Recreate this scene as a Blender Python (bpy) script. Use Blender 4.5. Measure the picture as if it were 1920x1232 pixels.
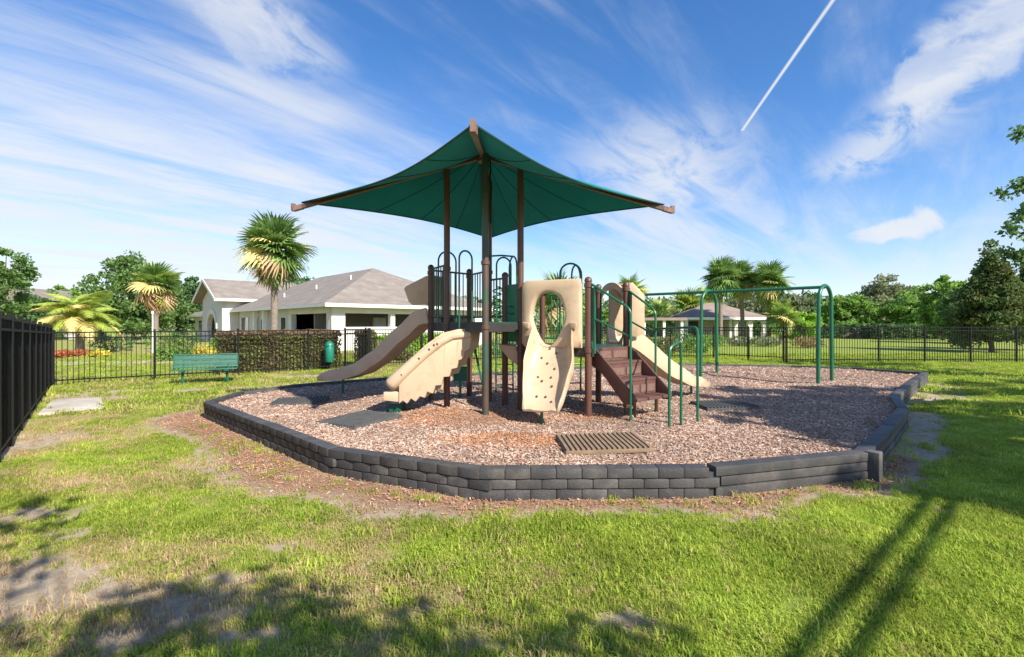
import bpy, bmesh, math, random
import numpy as np
from mathutils import Vector, Matrix
R = math.radians
random.seed(7); rng = np.random.default_rng(11)
for o in list(bpy.data.objects): bpy.data.objects.remove(o)
sc = bpy.context.scene
COL = sc.collection
# ------------------------------------------------------------------ camera
CAMZ = 1.7; FPX = 890.0; HOR = 608.0; CX = 960.0
cd = bpy.data.cameras.new('camera'); cam = bpy.data.objects.new('camera', cd); COL.objects.link(cam)
cam.location = (0, 0, CAMZ); cam.rotation_euler = (R(90), 0, 0)
cd.sensor_width = 36.0; cd.lens = 36.0 * FPX / 1920.0; cd.shift_y = -8.0 / 1920.0
cd.clip_start = 0.05; cd.clip_end = 3000
sc.camera = cam
def P(px, py, d): return Vector(((px - CX) / FPX * d, d, CAMZ - (py - HOR) / FPX * d))
def G(px, py, z=0.0):
    d = FPX * (CAMZ - z) / (py - HOR)
    return Vector(((px - CX) / FPX * d, d, z))
# ------------------------------------------------------------------ sun, sky, exposure
SUN_EL = R(38); SH = (0.68, -0.733)
S = Vector((SH[0] * math.cos(SUN_EL), SH[1] * math.cos(SUN_EL), math.sin(SUN_EL)))
sl = bpy.data.lights.new('sun', 'SUN'); sl.energy = 5.0; sl.angle = R(0.55); sl.color = (1.0, 0.94, 0.84)
so = bpy.data.objects.new('sun', sl); COL.objects.link(so); so.location = (20, -20, 30)
so.rotation_euler = (-S).to_track_quat('-Z', 'Y').to_euler()
sc.view_settings.view_transform = 'Standard'; sc.view_settings.look = 'None'
sc.view_settings.exposure = 0.72; sc.view_settings.gamma = 1.0
sc.view_settings.use_curve_mapping = False
SKY_STR = 0.105
w = bpy.data.worlds.new('World'); sc.world = w; w.use_nodes = True
NT = w.node_tree; NT.nodes.clear()
def wn(t, **k):
    n = NT.nodes.new(t)
    for a, b in k.items(): setattr(n, a, b)
    return n
def wl(a, b): NT.links.new(a, b)
def mth(op, a, b=None, c=None, clamp=False):
    n = wn('ShaderNodeMath', operation=op, use_clamp=clamp)
    for i, v in enumerate((a, b, c)):
        if v is None: continue
        if isinstance(v, (int, float)): n.inputs[i].default_value = v
        else: wl(v, n.inputs[i])
    return n.outputs[0]
def sstep(v, a, b):
    n = wn('ShaderNodeMapRange', interpolation_type='SMOOTHSTEP'); wl(v, n.inputs[0])
    n.inputs[1].default_value = a; n.inputs[2].default_value = b
    n.inputs[3].default_value = 0; n.inputs[4].default_value = 1
    return n.outputs[0]
tc = wn('ShaderNodeTexCoord'); sep = wn('ShaderNodeSeparateXYZ'); wl(tc.outputs['Generated'], sep.inputs[0])
DX, DY, DZ = sep.outputs
zz = mth('ADD', mth('MAXIMUM', DZ, 0.0), 0.12)
QX = mth('DIVIDE', DX, zz); QY = mth('DIVIDE', DY, zz)      # position on a flat cloud layer
comb = wn('ShaderNodeCombineXYZ'); wl(QX, comb.inputs[0]); wl(QY, comb.inputs[1])
def Q(px, py):
    v = Vector(((px - CX) / FPX, 1.0, (HOR - py) / FPX)).normalized()
    return v.x / (v.z + .12), v.y / (v.z + .12)
def noise(scale, detail, rough, rot=0.0, sx=1.0, sy=1.0, dist=0.0, off=0.0):
    m0 = wn('ShaderNodeMapping'); wl(comb.outputs[0], m0.inputs[0]); m0.inputs['Rotation'].default_value = (0, 0, rot)
    mp = wn('ShaderNodeMapping'); wl(m0.outputs[0], mp.inputs[0]); mp.inputs['Scale'].default_value = (sx, sy, 1)
    mp.inputs['Location'].default_value = (off, off * .7, 0)
    n = wn('ShaderNodeTexNoise'); wl(mp.outputs[0], n.inputs['Vector'])
    n.inputs['Scale'].default_value = scale; n.inputs['Detail'].default_value = detail
    n.inputs['Roughness'].default_value = rough; n.inputs['Distortion'].default_value = dist
    return n.outputs['Fac']
def seg(a, b, wid, soft=1.0):
    """1 on the segment a-b of the cloud layer, falling to 0 at distance wid"""
    (ax, ay), (bx, by) = a, b
    lx, ly = bx - ax, by - ay; L2 = lx * lx + ly * ly
    rx = mth('SUBTRACT', QX, ax); ry = mth('SUBTRACT', QY, ay)
    t = mth('DIVIDE', mth('ADD', mth('MULTIPLY', rx, lx), mth('MULTIPLY', ry, ly)), L2, clamp=True)
    ex = mth('SUBTRACT', rx, mth('MULTIPLY', t, lx)); ey = mth('SUBTRACT', ry, mth('MULTIPLY', t, ly))
    d = mth('SQRT', mth('ADD', mth('MULTIPLY', ex, ex), mth('MULTIPLY', ey, ey)))
    return sstep(d, wid, wid * (1 - soft))
sky = wn('ShaderNodeTexSky', sky_type='NISHITA'); sky.sun_disc = False
sky.sun_elevation = SUN_EL; sky.sun_rotation = math.atan2(SH[0], SH[1])
sky.air_density = 1.0; sky.dust_density = 0.4; sky.ozone_density = 2.6; sky.altitude = 50
streak = noise(1.7, 9, .60, R(-47), .42, 2.1, .55)
wisp = noise(3.4, 10, .64, R(-50), .7, 1.5, .7, 3.1)
puff = noise(5.0, 9, .6, 0, 1, 1, .4, 8.0)
broken = mth('MULTIPLY', sstep(streak, .40, .66), mth('ADD', mth('MULTIPLY', sstep(wisp, .30, .66), .75), .25))
soft_ = mth('ADD', mth('MULTIPLY', sstep(streak, .30, .72), .8), mth('MULTIPLY', sstep(wisp, .3, .7), .25))
leftw = sstep(QX, .2, -1.1)
low = sstep(DZ, .50, .20)
c_gen = mth('MULTIPLY', broken, .26)
c_veil = mth('MULTIPLY', mth('MULTIPLY', low, leftw), mth('ADD', mth('MULTIPLY', soft_, .95), .25))
c_hor = mth('MULTIPLY', sstep(DZ, .30, .02), mth('ADD', mth('MULTIPLY', soft_, .45), .20))
n3 = wn('ShaderNodeTexNoise'); wl(tc.outputs['Generated'], n3.inputs['Vector']); n3.inputs['Scale'].default_value = 15; n3.inputs['Detail'].default_value = 9; n3.inputs['Roughness'].default_value = .62; n3.inputs['Distortion'].default_value = .3
def blob(px, py, rx, ry):
    v = Vector(((px - CX) / FPX, 1.0, (HOR - py) / FPX)).normalized()
    a = mth('DIVIDE', mth('SUBTRACT', DX, v.x), rx); c = mth('DIVIDE', mth('SUBTRACT', DZ, v.z), ry)
    d = mth('SQRT', mth('ADD', mth('MULTIPLY', a, a), mth('MULTIPLY', c, c)))
    return mth('MULTIPLY', sstep(mth('ADD', d, mth('MULTIPLY', mth('SUBTRACT', n3.outputs['Fac'], .5), 2.2)), 1.0, .55), mth('GREATER_THAN', DY, 0.0))
def cl(mask, nz, a, b, k): return mth('MULTIPLY', mth('MULTIPLY', mask, sstep(nz, a, b)), k)
parts = [c_gen, c_veil, c_hor,
         cl(seg(Q(100, 10), Q(590, 215), .24), streak, .28, .60, .72),
         cl(seg(Q(395, -30), Q(545, 105), .22), wisp, .30, .58, .75),
         cl(seg(Q(1225, 300), Q(1270, 360), .55), wisp, .30, .60, .85),
         cl(seg(Q(1240, 420), Q(1340, 450), .9), streak, .28, .60, .75),
         cl(seg(Q(1600, 310), Q(1730, 190), .24), wisp, .32, .55, .75),
         cl(seg(Q(1730, 170), Q(1990, 20), .13), puff, .32, .56, .85),
         cl(seg(Q(1800, 40), Q(1960, -30), .13), puff, .32, .58, .85),
         mth('MULTIPLY', blob(1655, 440, .040, .018), .75), mth('MULTIPLY', blob(1695, 428, .034, .030), .95),
         mth('MULTIPLY', blob(1775, 135, .055, .050), .55), mth('MULTIPLY', blob(1850, 30, .06, .025), .4), mth('MULTIPLY', blob(480, 60, .085, .05), .35),
         mth('MULTIPLY', seg(Q(1392, 244), Q(1640, -110), .0088), mth('ADD', mth('MULTIPLY', wisp, .8), .65))]
den = None
for p_ in parts:
    q_ = mth('SUBTRACT', 1.0, mth('MINIMUM', mth('MAXIMUM', p_, 0.0), 1.0))
    den = q_ if den is None else mth('MULTIPLY', den, q_)
cov = mth('MULTIPLY', mth('SUBTRACT', 1.0, den), .90, clamp=True)
hsv = wn('ShaderNodeHueSaturation'); wl(sky.outputs[0], hsv.inputs['Color'])
hsv.inputs['Saturation'].default_value = 1.26; hsv.inputs['Value'].default_value = 1.14
tint = wn('ShaderNodeMixRGB', blend_type='MULTIPLY'); tint.inputs[0].default_value = 1.0; wl(hsv.outputs[0], tint.inputs[1]); tint.inputs[2].default_value = (.98, .965, 1.06, 1)
mix = wn('ShaderNodeMixRGB'); wl(cov, mix.inputs[0]); wl(tint.outputs[0], mix.inputs[1])
mix.inputs[2].default_value = (5.0, 5.15, 5.35, 1)
bg = wn('ShaderNodeBackground'); wl(mix.outputs[0], bg.inputs[0]); bg.inputs[1].default_value = SKY_STR
wo = wn('ShaderNodeOutputWorld'); wl(bg.outputs[0], wo.inputs[0])
# ------------------------------------------------------------------ materials
MATS = {}
def mat(name, col, rough=.6, var=.0, vscale=3.0, bump=0.0, bscale=40.0, metal=0.0, island=0.0, trans=0.0,
        spec=.5, col2=None, c2scale=1.5, c2lo=.45, c2hi=.6, inst=0.0, stretch=None, transcol=None):
    if name in MATS: return MATS[name]
    m = bpy.data.materials.new(name); m.use_nodes = True; nt = m.node_tree; nt.nodes.clear(); N = nt.nodes.new; L = nt.links.new
    out = N('ShaderNodeOutputMaterial'); b = N('ShaderNodeBsdfPrincipled'); L(b.outputs[0], out.inputs[0])
    b.inputs['Roughness'].default_value = rough; b.inputs['Metallic'].default_value = metal
    b.inputs['Specular IOR Level'].default_value = spec
    geo = N('ShaderNodeNewGeometry'); tcn = N('ShaderNodeTexCoord')
    pos = geo.outputs['Position']
    if stretch:
        mp = N('ShaderNodeMapping'); L(pos, mp.inputs[0]); mp.inputs['Scale'].default_value = stretch; pos = mp.outputs[0]
    c = N('ShaderNodeRGB'); c.outputs[0].default_value = (*col, 1); cur = c.outputs[0]
    if col2:
        nz = N('ShaderNodeTexNoise'); L(pos, nz.inputs['Vector']); nz.inputs['Scale'].default_value = c2scale; nz.inputs['Detail'].default_value = 5
        nz.inputs['Roughness'].default_value = .65
        mr = N('ShaderNodeMapRange'); L(nz.outputs['Fac'], mr.inputs[0]); mr.inputs[1].default_value = c2lo; mr.inputs[2].default_value = c2hi
        mx = N('ShaderNodeMixRGB'); L(mr.outputs[0], mx.inputs[0]); L(cur, mx.inputs[1]); mx.inputs[2].default_value = (*col2, 1); cur = mx.outputs[0]
    def hs(val_socket, lo, hi, hlo=None, hhi=None):
        nonlocal cur
        h = N('ShaderNodeHueSaturation'); L(cur, h.inputs['Color'])
        mr = N('ShaderNodeMapRange'); L(val_socket, mr.inputs[0]); mr.inputs[3].default_value = lo; mr.inputs[4].default_value = hi
        mr.inputs[1].default_value = hlo if hlo is not None else 0; mr.inputs[2].default_value = hhi if hhi is not None else 1
        L(mr.outputs[0], h.inputs['Value']); cur = h.outputs[0]
    if var:
        nz = N('ShaderNodeTexNoise'); L(pos, nz.inputs['Vector']); nz.inputs['Scale'].default_value = vscale; nz.inputs['Detail'].default_value = 6
        hs(nz.outputs['Fac'], 1 - var, 1 + var, .25, .75)
    if island: hs(geo.outputs['Random Per Island'], 1 - island, 1 + island)
    if inst:
        oi = N('ShaderNodeObjectInfo'); hs(oi.outputs['Random'], 1 - inst, 1 + inst)
    L(cur, b.inputs['Base Color'])
    if bump:
        nb = N('ShaderNodeTexNoise'); L(pos, nb.inputs['Vector']); nb.inputs['Scale'].default_value = bscale; nb.inputs['Detail'].default_value = 6
        bp = N('ShaderNodeBump'); L(nb.outputs['Fac'], bp.inputs['Height']); bp.inputs['Strength'].default_value = bump; bp.inputs['Distance'].default_value = .02
        L(bp.outputs[0], b.inputs['Normal'])
    if trans:
        t = N('ShaderNodeBsdfTranslucent'); ms = N('ShaderNodeMixShader'); ms.inputs[0].default_value = trans
        if transcol: t.inputs[0].default_value = (*transcol, 1)
        else: L(cur, t.inputs[0])
        L(b.outputs[0], ms.inputs[1]); L(t.outputs[0], ms.inputs[2]); L(ms.outputs[0], out.inputs[0])
    MATS[name] = m; return m
BROWN = mat('brown powder coat', (.115, .052, .036), .42, .12, 4, .05, 60)
GREEN = mat('green powder coat', (.012, .125, .062), .34, .14, 5, .03, 80)
DKGREEN = mat('dark green coated deck', (.012, .055, .042), .5, .15, 5)
TEAL = mat('teal green plastic panel', (.01, .17, .11), .4, .1, 3)
CREAM = mat('cream moulded plastic', (.56, .41, .27), .40, .08, 2.5, .05, 30, col2=(.40, .265, .16), c2scale=4.2, c2lo=.52, c2hi=.85)
TAN = mat('weathered tan plastic', (.64, .43, .28), .55, .10, 2.0, .05, 25, col2=(.53, .34, .21), c2scale=3, c2lo=.5, c2hi=.75)
STAIR = mat('brown vinyl coated stair', (.115, .052, .040), .55, .2, 6, .1, 90)
BOLT = mat('dark bolt hole', (.10, .06, .04), .5)
RUST = mat('rusty steel arm end', (.21, .115, .085), .65, .3, 12, .1, 60)
FABRIC = mat('green shade mesh cloth', (.014, .20, .215), .85, .16, .8, .06, 260, trans=.03, spec=.12, transcol=(.012, .20, .2))
BORDER = mat('charcoal moulded border', (.056, .053, .052), .62, .28, 5, .3, 55, inst=.22, col2=(.125, .11, .096), c2scale=2.6, c2lo=.5, c2hi=.75)
BORDERCORE = mat('border core charcoal', (.045, .044, .046), .7, .2, 6)
RUBBER = mat('grey black rubber mat', (.075, .075, .073), .85, .25, 7, .3, 70)
RUBBERTAN = mat('dusty brown rubber mat', (.24, .165, .10), .9, .25, 7, .3, 70)
FBLACK = mat('black powder coated fence', (.008, .008, .009), .55, .15, 5, spec=.2)
BENCH = mat('bench green plastic coat', (.010, .12, .07), .38, .1, 5)
WHITE = mat('white stucco', (.70, .68, .64), .85, .09, 1.2, .1, 30)
TRIM = mat('white painted trim', (.80, .78, .73), .6, .05, 2)
STUCCO2 = mat('shade greyed stucco', (.60, .59, .58), .85, .05, 1.2, .1, 30)  # white stucco greyed in colour for the shaded gable and walls
ROOF = mat('brown grey shingle roof', (.225, .188, .155), .92, .2, 1.4, .35, 9, col2=(.25, .212, .178), c2scale=.9)
ROOF2 = mat('rosy shingle roof', (.27, .205, .175), .92, .18, 1.4, .3, 9)
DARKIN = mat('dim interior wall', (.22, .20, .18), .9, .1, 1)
GLASS = mat('dark window glass', (.03, .035, .04), .08, spec=.9)
SCREEN = mat('dark insect screen', (.05, .048, .045), .6)
CONC = mat('pale concrete', (.52, .47, .40), .9, .12, 3, .2, 40, col2=(.40, .35, .28), c2scale=1.3)
TRUNK = mat('grey brown bark', (.13, .10, .075), .95, .3, 6, .6, 14)
PALMTRUNK = mat('palm trunk bark', (.23, .185, .145), .95, .25, 4, .6, 12, stretch=(1, 1, 6))
def leafm(n, c, tr=.48, isl=.4, var=.2, col2=None): return mat(n, tuple(min(.9, v * 1.55) for v in c), .5, var, .8, island=isl, trans=tr, spec=.3, col2=col2, c2scale=.9, c2lo=.45, c2hi=.65)
LEAF_OAK = leafm('oak leaves', (.10, .17, .045))
LEAF_DARK = leafm('dark green leaves', (.075, .14, .045))
LEAF_MID = leafm('mid green leaves', (.15, .25, .05))
LEAF_LIME = leafm('lime green leaves', (.22, .36, .045))
LEAF_GREY = leafm('grey olive leaves', (.17, .19, .10))
LEAF_CEDAR = leafm('cedar foliage', (.075, .12, .036), col2=(.14, .145, .038))
LEAF_HEDGE = leafm('hedge leaves', (.15, .16, .05), isl=.5, col2=(.15, .11, .06))
LEAF_RUSSET = leafm('russet clipped leaves', (.24, .155, .085), isl=.4)
LEAF_YEL = leafm('yellow leaves', (.42, .36, .06))
LEAF_ORANGE = leafm('orange red flowers', (.36, .12, .05))
FROND = leafm('sabal frond green', (.15, .235, .065), .35, .3)
FROND2 = leafm('young frond yellow green', (.27, .33, .06), .35, .3)
FRONDY = leafm('yellowing frond', (.55, .45, .17), .3, .25)
FRONDD = leafm('dead brown frond', (.45, .29, .16), .25, .25)
# ------------------------------------------------------------------ mesh builder
class MB:
    def __init__(s): s.v = []; s.f = []
    def add(s, vs, fs):
        b = len(s.v); s.v += [tuple(v) for v in vs]; s.f += [tuple(i + b for i in f) for f in fs]; return s
    def box(s, c, size, rz=0.0, M=None):
        hx, hy, hz = [a / 2 for a in size]
        if M is None: M = Matrix.Rotation(rz, 3, 'Z')
        c = Vector(c)
        vs = [c + M @ Vector((x * hx, y * hy, z * hz)) for x, y, z in
              ((-1, -1, -1), (1, -1, -1), (1, 1, -1), (-1, 1, -1), (-1, -1, 1), (1, -1, 1), (1, 1, 1), (-1, 1, 1))]
        return s.add(vs, [(0, 3, 2, 1), (4, 5, 6, 7), (0, 1, 5, 4), (1, 2, 6, 5), (2, 3, 7, 6), (3, 0, 4, 7)])
    def bar(s, a, b, wd, ht):
        """box from a to b, wd wide (horizontal), ht high"""
        a, b = Vector(a), Vector(b); t = (b - a).normalized()
        sd = t.cross(Vector((0, 0, 1)))
        sd = sd.normalized() if sd.length > 1e-5 else Vector((1, 0, 0))
        up = sd.cross(t)
        M = Matrix((t, sd, up)).transposed()
        return s.box((a + b) / 2, ((b - a).length, wd, ht), M=M)
    def tube(s, pts, r, n=10, cap=True):
        pts = [Vector(p) for p in pts]; k = len(pts)
        rs = r if isinstance(r, (list, tuple)) else [r] * k
        rings = []; prev = None
        for i in range(k):
            t = (pts[min(i + 1, k - 1)] - pts[max(i - 1, 0)]).normalized()
            if prev is None:
                ref = Vector((0, 0, 1)) if abs(t.z) < .9 else Vector((1, 0, 0))
                x = t.cross(ref).normalized()
            else:
                x = (prev - t * prev.dot(t)).normalized()
            prev = x; y = t.cross(x)
            rings.append([pts[i] + (x * math.cos(2 * math.pi * j / n) + y * math.sin(2 * math.pi * j / n)) * rs[i] for j in range(n)])
        vs = [v for rg in rings for v in rg]; fs = []
        for i in range(k - 1):
            for j in range(n):
                a = i * n + j; b = i * n + (j + 1) % n
                fs.append((a, b, b + n, a + n))
        if cap: fs.append(tuple(range(n - 1, -1, -1))); fs.append(tuple((k - 1) * n + j for j in range(n)))
        return s.add(vs, fs)
    def lathe(s, c, prof, n=16):
        c = Vector(c); vs = []; fs = []; k = len(prof)
        for r, z in prof:
            for j in range(n): vs.append(c + Vector((r * math.cos(2 * math.pi * j / n), r * math.sin(2 * math.pi * j / n), z)))
        for i in range(k - 1):
            for j in range(n):
                a = i * n + j; b = i * n + (j + 1) % n; fs.append((a, b, b + n, a + n))
        fs.append(tuple(range(n - 1, -1, -1))); fs.append(tuple((k - 1) * n + j for j in range(n)))
        return s.add(vs, fs)
    def prism(s, poly, off):
        """closed 3-D polygon extruded by vector off"""
        poly = [Vector(p) for p in poly]; off = Vector(off); n = len(poly)
        vs = poly + [p + off for p in poly]
        fs = [tuple(range(n - 1, -1, -1)), tuple(range(n, 2 * n))]
        for i in range(n): fs.append((i, (i + 1) % n, n + (i + 1) % n, n + i))
        return s.add(vs, fs)
    def loft(s, rings, close=True, caps=True):
        n = len(rings[0]); vs = [v for r_ in rings for v in r_]; fs = []
        for i in range(len(rings) - 1):
            for j in range(n if close else n - 1):
                a = i * n + j; b = i * n + (j + 1) % n; fs.append((a, b, b + n, a + n))
        if caps: fs.append(tuple(range(n - 1, -1, -1))); fs.append(tuple((len(rings) - 1) * n + j for j in range(n)))
        return s.add(vs, fs)
    def mesh(s, name, m, off=(0, 0, 0), smooth=True, bevel=0.0, ang=38):
        me = bpy.data.meshes.new(name); ox, oy, oz = off
        me.from_pydata([(x - ox, y - oy, z - oz) for x, y, z in s.v], [], s.f)
        bm = bmesh.new(); bm.from_mesh(me)
        bmesh.ops.recalc_face_normals(bm, faces=bm.faces)
        if bevel:
            ed = [e for e in bm.edges if len(e.link_faces) == 2 and e.calc_face_angle(0) > R(40)]
            bmesh.ops.bevel(bm, geom=ed, offset=bevel, segments=2, profile=.6, affect='EDGES', clamp_overlap=True)
        bm.to_mesh(me); bm.free()
        if smooth:
            me.polygons.foreach_set('use_smooth', [True] * len(me.polygons)); me.set_sharp_from_angle(angle=R(ang))
        me.materials.append(m); return me
    def build(s, name, m, parent=None, smooth=True, bevel=0.0, loc=None, ang=38):
        off = root_loc(parent) if parent is not None else (loc if loc is not None else (0, 0, 0))
        me = s.mesh(name, m, off, smooth, bevel, ang)
        o = bpy.data.objects.new(name, me); COL.objects.link(o)
        if parent is not None: o.parent = parent
        else: o.location = off
        return o
def root_loc(o):
    v = Vector((0, 0, 0))
    while o is not None: v = v + o.location; o = o.parent
    return v
def tag(o, label=None, cat=None, group=None, kind=None):
    if label: o['label'] = label
    if cat: o['category'] = cat
    if group: o['group'] = group
    if kind: o['kind'] = kind
    return o
def thing(name, label, cat, loc, group=None):
    o = bpy.data.objects.new(name, None); COL.objects.link(o); o.location = loc; o.empty_display_size = .2
    return tag(o, label, cat, group)
def inst(name, me, parent, loc, rot=(0, 0, 0), scale=(1, 1, 1)):
    """another object of an already made mesh; loc in world space"""
    o = bpy.data.objects.new(name, me); COL.objects.link(o); o.parent = parent
    o.location = Vector(loc) - root_loc(parent); o.rotation_euler = rot; o.scale = scale; return o
def copy_tree(o, parent=None):
    c = o.copy(); COL.objects.link(c); c.parent = parent
    for ch in list(o.children): copy_tree(ch, c)
    return c
def fastmesh(name, V, F, m, smooth=False):
    """V (n,3) array, F (k,4) or (k,3) array"""
    me = bpy.data.meshes.new(name); V = np.asarray(V, dtype=np.float32); F = np.asarray(F, dtype=np.int32)
    k, q = F.shape
    me.vertices.add(len(V)); me.vertices.foreach_set('co', V.ravel())
    me.loops.add(k * q); me.loops.foreach_set('vertex_index', F.ravel())
    me.polygons.add(k); me.polygons.foreach_set('loop_start', np.arange(0, k * q, q, dtype=np.int32))
    me.update(calc_edges=True)
    if smooth: me.polygons.foreach_set('use_smooth', np.ones(k, dtype=bool))
    me.materials.append(m); return me
def leaves(C, size, aspect=.55, flat=0.0):
    """diamond leaves at the rows of C"""
    n = len(C); a = rng.normal(size=(n, 3)); a[:, 2] *= (1 - flat)
    a /= np.linalg.norm(a, axis=1, keepdims=True) + 1e-9
    b = np.cross(a, rng.normal(size=(n, 3))); b /= np.linalg.norm(b, axis=1, keepdims=True) + 1e-9
    sz = (np.asarray(size) * rng.uniform(.6, 1.35, n))[:, None]
    nn = np.cross(a, b)
    V = np.stack([C - a * sz, C - b * sz * aspect + nn * sz * .12, C + a * sz, C + b * sz * aspect + nn * sz * .12], axis=1).reshape(-1, 3)
    return V, np.arange(4 * n).reshape(n, 4)
# value noise for ground masks
def vnoise(x, y, sc_=1.0, seed=0, octv=4):
    out = np.zeros_like(x, dtype=float); amp = 1.0; tot = 0
    for o in range(octv):
        xs, ys = x * sc_ * 2 ** o + 17.3 * o + seed * 5.1, y * sc_ * 2 ** o + 9.7 * o + seed * 3.3
        xi, yi = np.floor(xs).astype(int), np.floor(ys).astype(int); fx, fy = xs - xi, ys - yi
        fx = fx * fx * (3 - 2 * fx); fy = fy * fy * (3 - 2 * fy)
        def h(i, j):
            n = (i * 374761393 + j * 668265263 + seed * 974711 + o * 1013) & 0x7fffffff
            n = ((n ^ (n >> 13)) * 1274126177) & 0x7fffffff
            return ((n ^ (n >> 16)) & 0xffff) / 65535.0
        out += amp * ((h(xi, yi) * (1 - fx) + h(xi + 1, yi) * fx) * (1 - fy) + (h(xi, yi + 1) * (1 - fx) + h(xi + 1, yi + 1) * fx) * fy)
        tot += amp; amp *= .5
    return out / tot
# ------------------------------------------------------------------ ground, mulch bed
POLY = [(-5.64, 8.66), (-4.78, 7.86), (-3.52, 6.70), (-2.09, 5.38), (-.32, 4.61), (1.94, 4.66), (3.91, 5.20), (5.35, 6.62), (6.65, 7.95), (7.62, 9.35),
        (9.35, 11.1), (12.2, 13.9), (11.2, 15.6), (9.6, 16.4), (6.5, 17.0), (4.2, 16.6), (1.9, 15.6), (-.5, 14.0), (-2.0, 13.3), (-3.45, 12.6), (-4.4, 11.85), (-5.2, 11.1), (-5.75, 9.95)]
PA = np.array(POLY)
def inside(x, y, poly=PA):
    c = np.zeros(x.shape, bool); n = len(poly)
    for i in range(n):
        x0, y0 = poly[i]; x1, y1 = poly[(i + 1) % n]
        cond = ((y0 > y) != (y1 > y)) & (x < (x1 - x0) * (y - y0) / (y1 - y0 + 1e-12) + x0); c ^= cond
    return c
def pdist(x, y, poly=PA):
    d = np.full(x.shape, 1e9); n = len(poly)
    for i in range(n):
        a = poly[i]; b = poly[(i + 1) % n]; l = b - a
        t = np.clip(((x - a[0]) * l[0] + (y - a[1]) * l[1]) / (l @ l), 0, 1)
        d = np.minimum(d, np.hypot(x - a[0] - t * l[0], y - a[1] - t * l[1]))
    return d
PATCH = [(110, 1110, .55, .30), (70, 1085, .52, .36), (180, 1060, .25, .12), (350, 1150, .3, .1), (120, 1000, .2, .12), (900, 1205, .12, .06), (640, 1120, .2, .06), (55, 965, .42, .26), (20, 1130, .4, .3), (300, 1125, .34, .13), (250, 1190, .3, .13), (455, 1190, .26, .09), (530, 1027, .25, .10), (440, 1085, .3, .1),
         (1185, 1160, .24, .09), (1740, 742, .95, .85), (1765, 725, .8, 1.0), (60, 830, .55, 1.0), (120, 745, 1.0, 1.2), (220, 745, .7, .5), (330, 733, 1.5, .35), (440, 728, 1.2, .3),
         (600, 705, 1.6, .5), (300, 715, 1.6, .35)]
def ground_masks(x, y):
    n1 = vnoise(x, y, .9, 1); n2 = vnoise(x, y, 3.2, 2); n3 = vnoise(x, y, .35, 3); n4 = vnoise(x, y, 11.0, 4, 3)
    d = pdist(x, y); ins = inside(x, y)
    left = np.clip((1.5 - x) / 4.0, 0, 1)
    wdt = .42 + .34 * left + (n1 - .5) * .75
    chip = np.clip((wdt - d) / .28, 0, 1) * (~ins) * (x < 5.0) * (y < 9.5)
    bare = np.clip((wdt + .20 - d) / .22, 0, 1) * (~ins) * .95 * (y < 11)
    for px, py, rx, ry in PATCH:
        g = G(px, py); r = np.hypot((x - g.x) / rx, (y - g.y) / ry) + (n2 - .5) * 1.5 + (n4 - .5) * 1.3
        bare = np.maximum(bare, np.clip((1.12 - r) / .35, 0, 1) * .95)
    speck = np.clip((n2 * .6 + n1 * .4 - .60) / .1, 0, 1) * np.clip((.8 - x) / 2.0, 0, 1) * .75
    bare = np.maximum(bare, speck)
    dry = np.clip((n1 * .45 + n3 * .2 + n2 * .35 - .40) / .16, 0, 1) * np.clip((1.7 - x) / 2.4, .14, 1)
    return bare, chip, dry
def axis(pieces):
    out = []
    for a, b, st in pieces: out += list(np.arange(a, b, st))
    return np.array(out + [pieces[-1][1]])
gx = axis([(-600, -100, 100), (-100, -30, 10), (-30, -14, 1.0), (-14, 14, .1), (14, 30, 1.0), (30, 100, 10), (100, 600, 100)])
gy = axis([(-200, -20, 30), (-20, 1, 1.0), (1, 15, .1), (15, 30, .75), (30, 100, 10), (100, 900, 100)])
GXX, GYY = np.meshgrid(gx, gy); shp = GXX.shape
bare, chip, dry = ground_masks(GXX, GYY)
near = np.clip((26 - np.hypot(GXX, GYY)) / 12, 0, 1)
GZ = ((vnoise(GXX, GYY, 1.6, 5) - .5) * .035 - .012 * bare) * near
V = np.stack([GXX, GYY, GZ], -1).reshape(-1, 3); ny, nx = shp
ii = np.arange(ny * nx).reshape(ny, nx)
F = np.stack([ii[:-1, :-1], ii[:-1, 1:], ii[1:, 1:], ii[1:, :-1]], -1).reshape(-1, 4)
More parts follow.
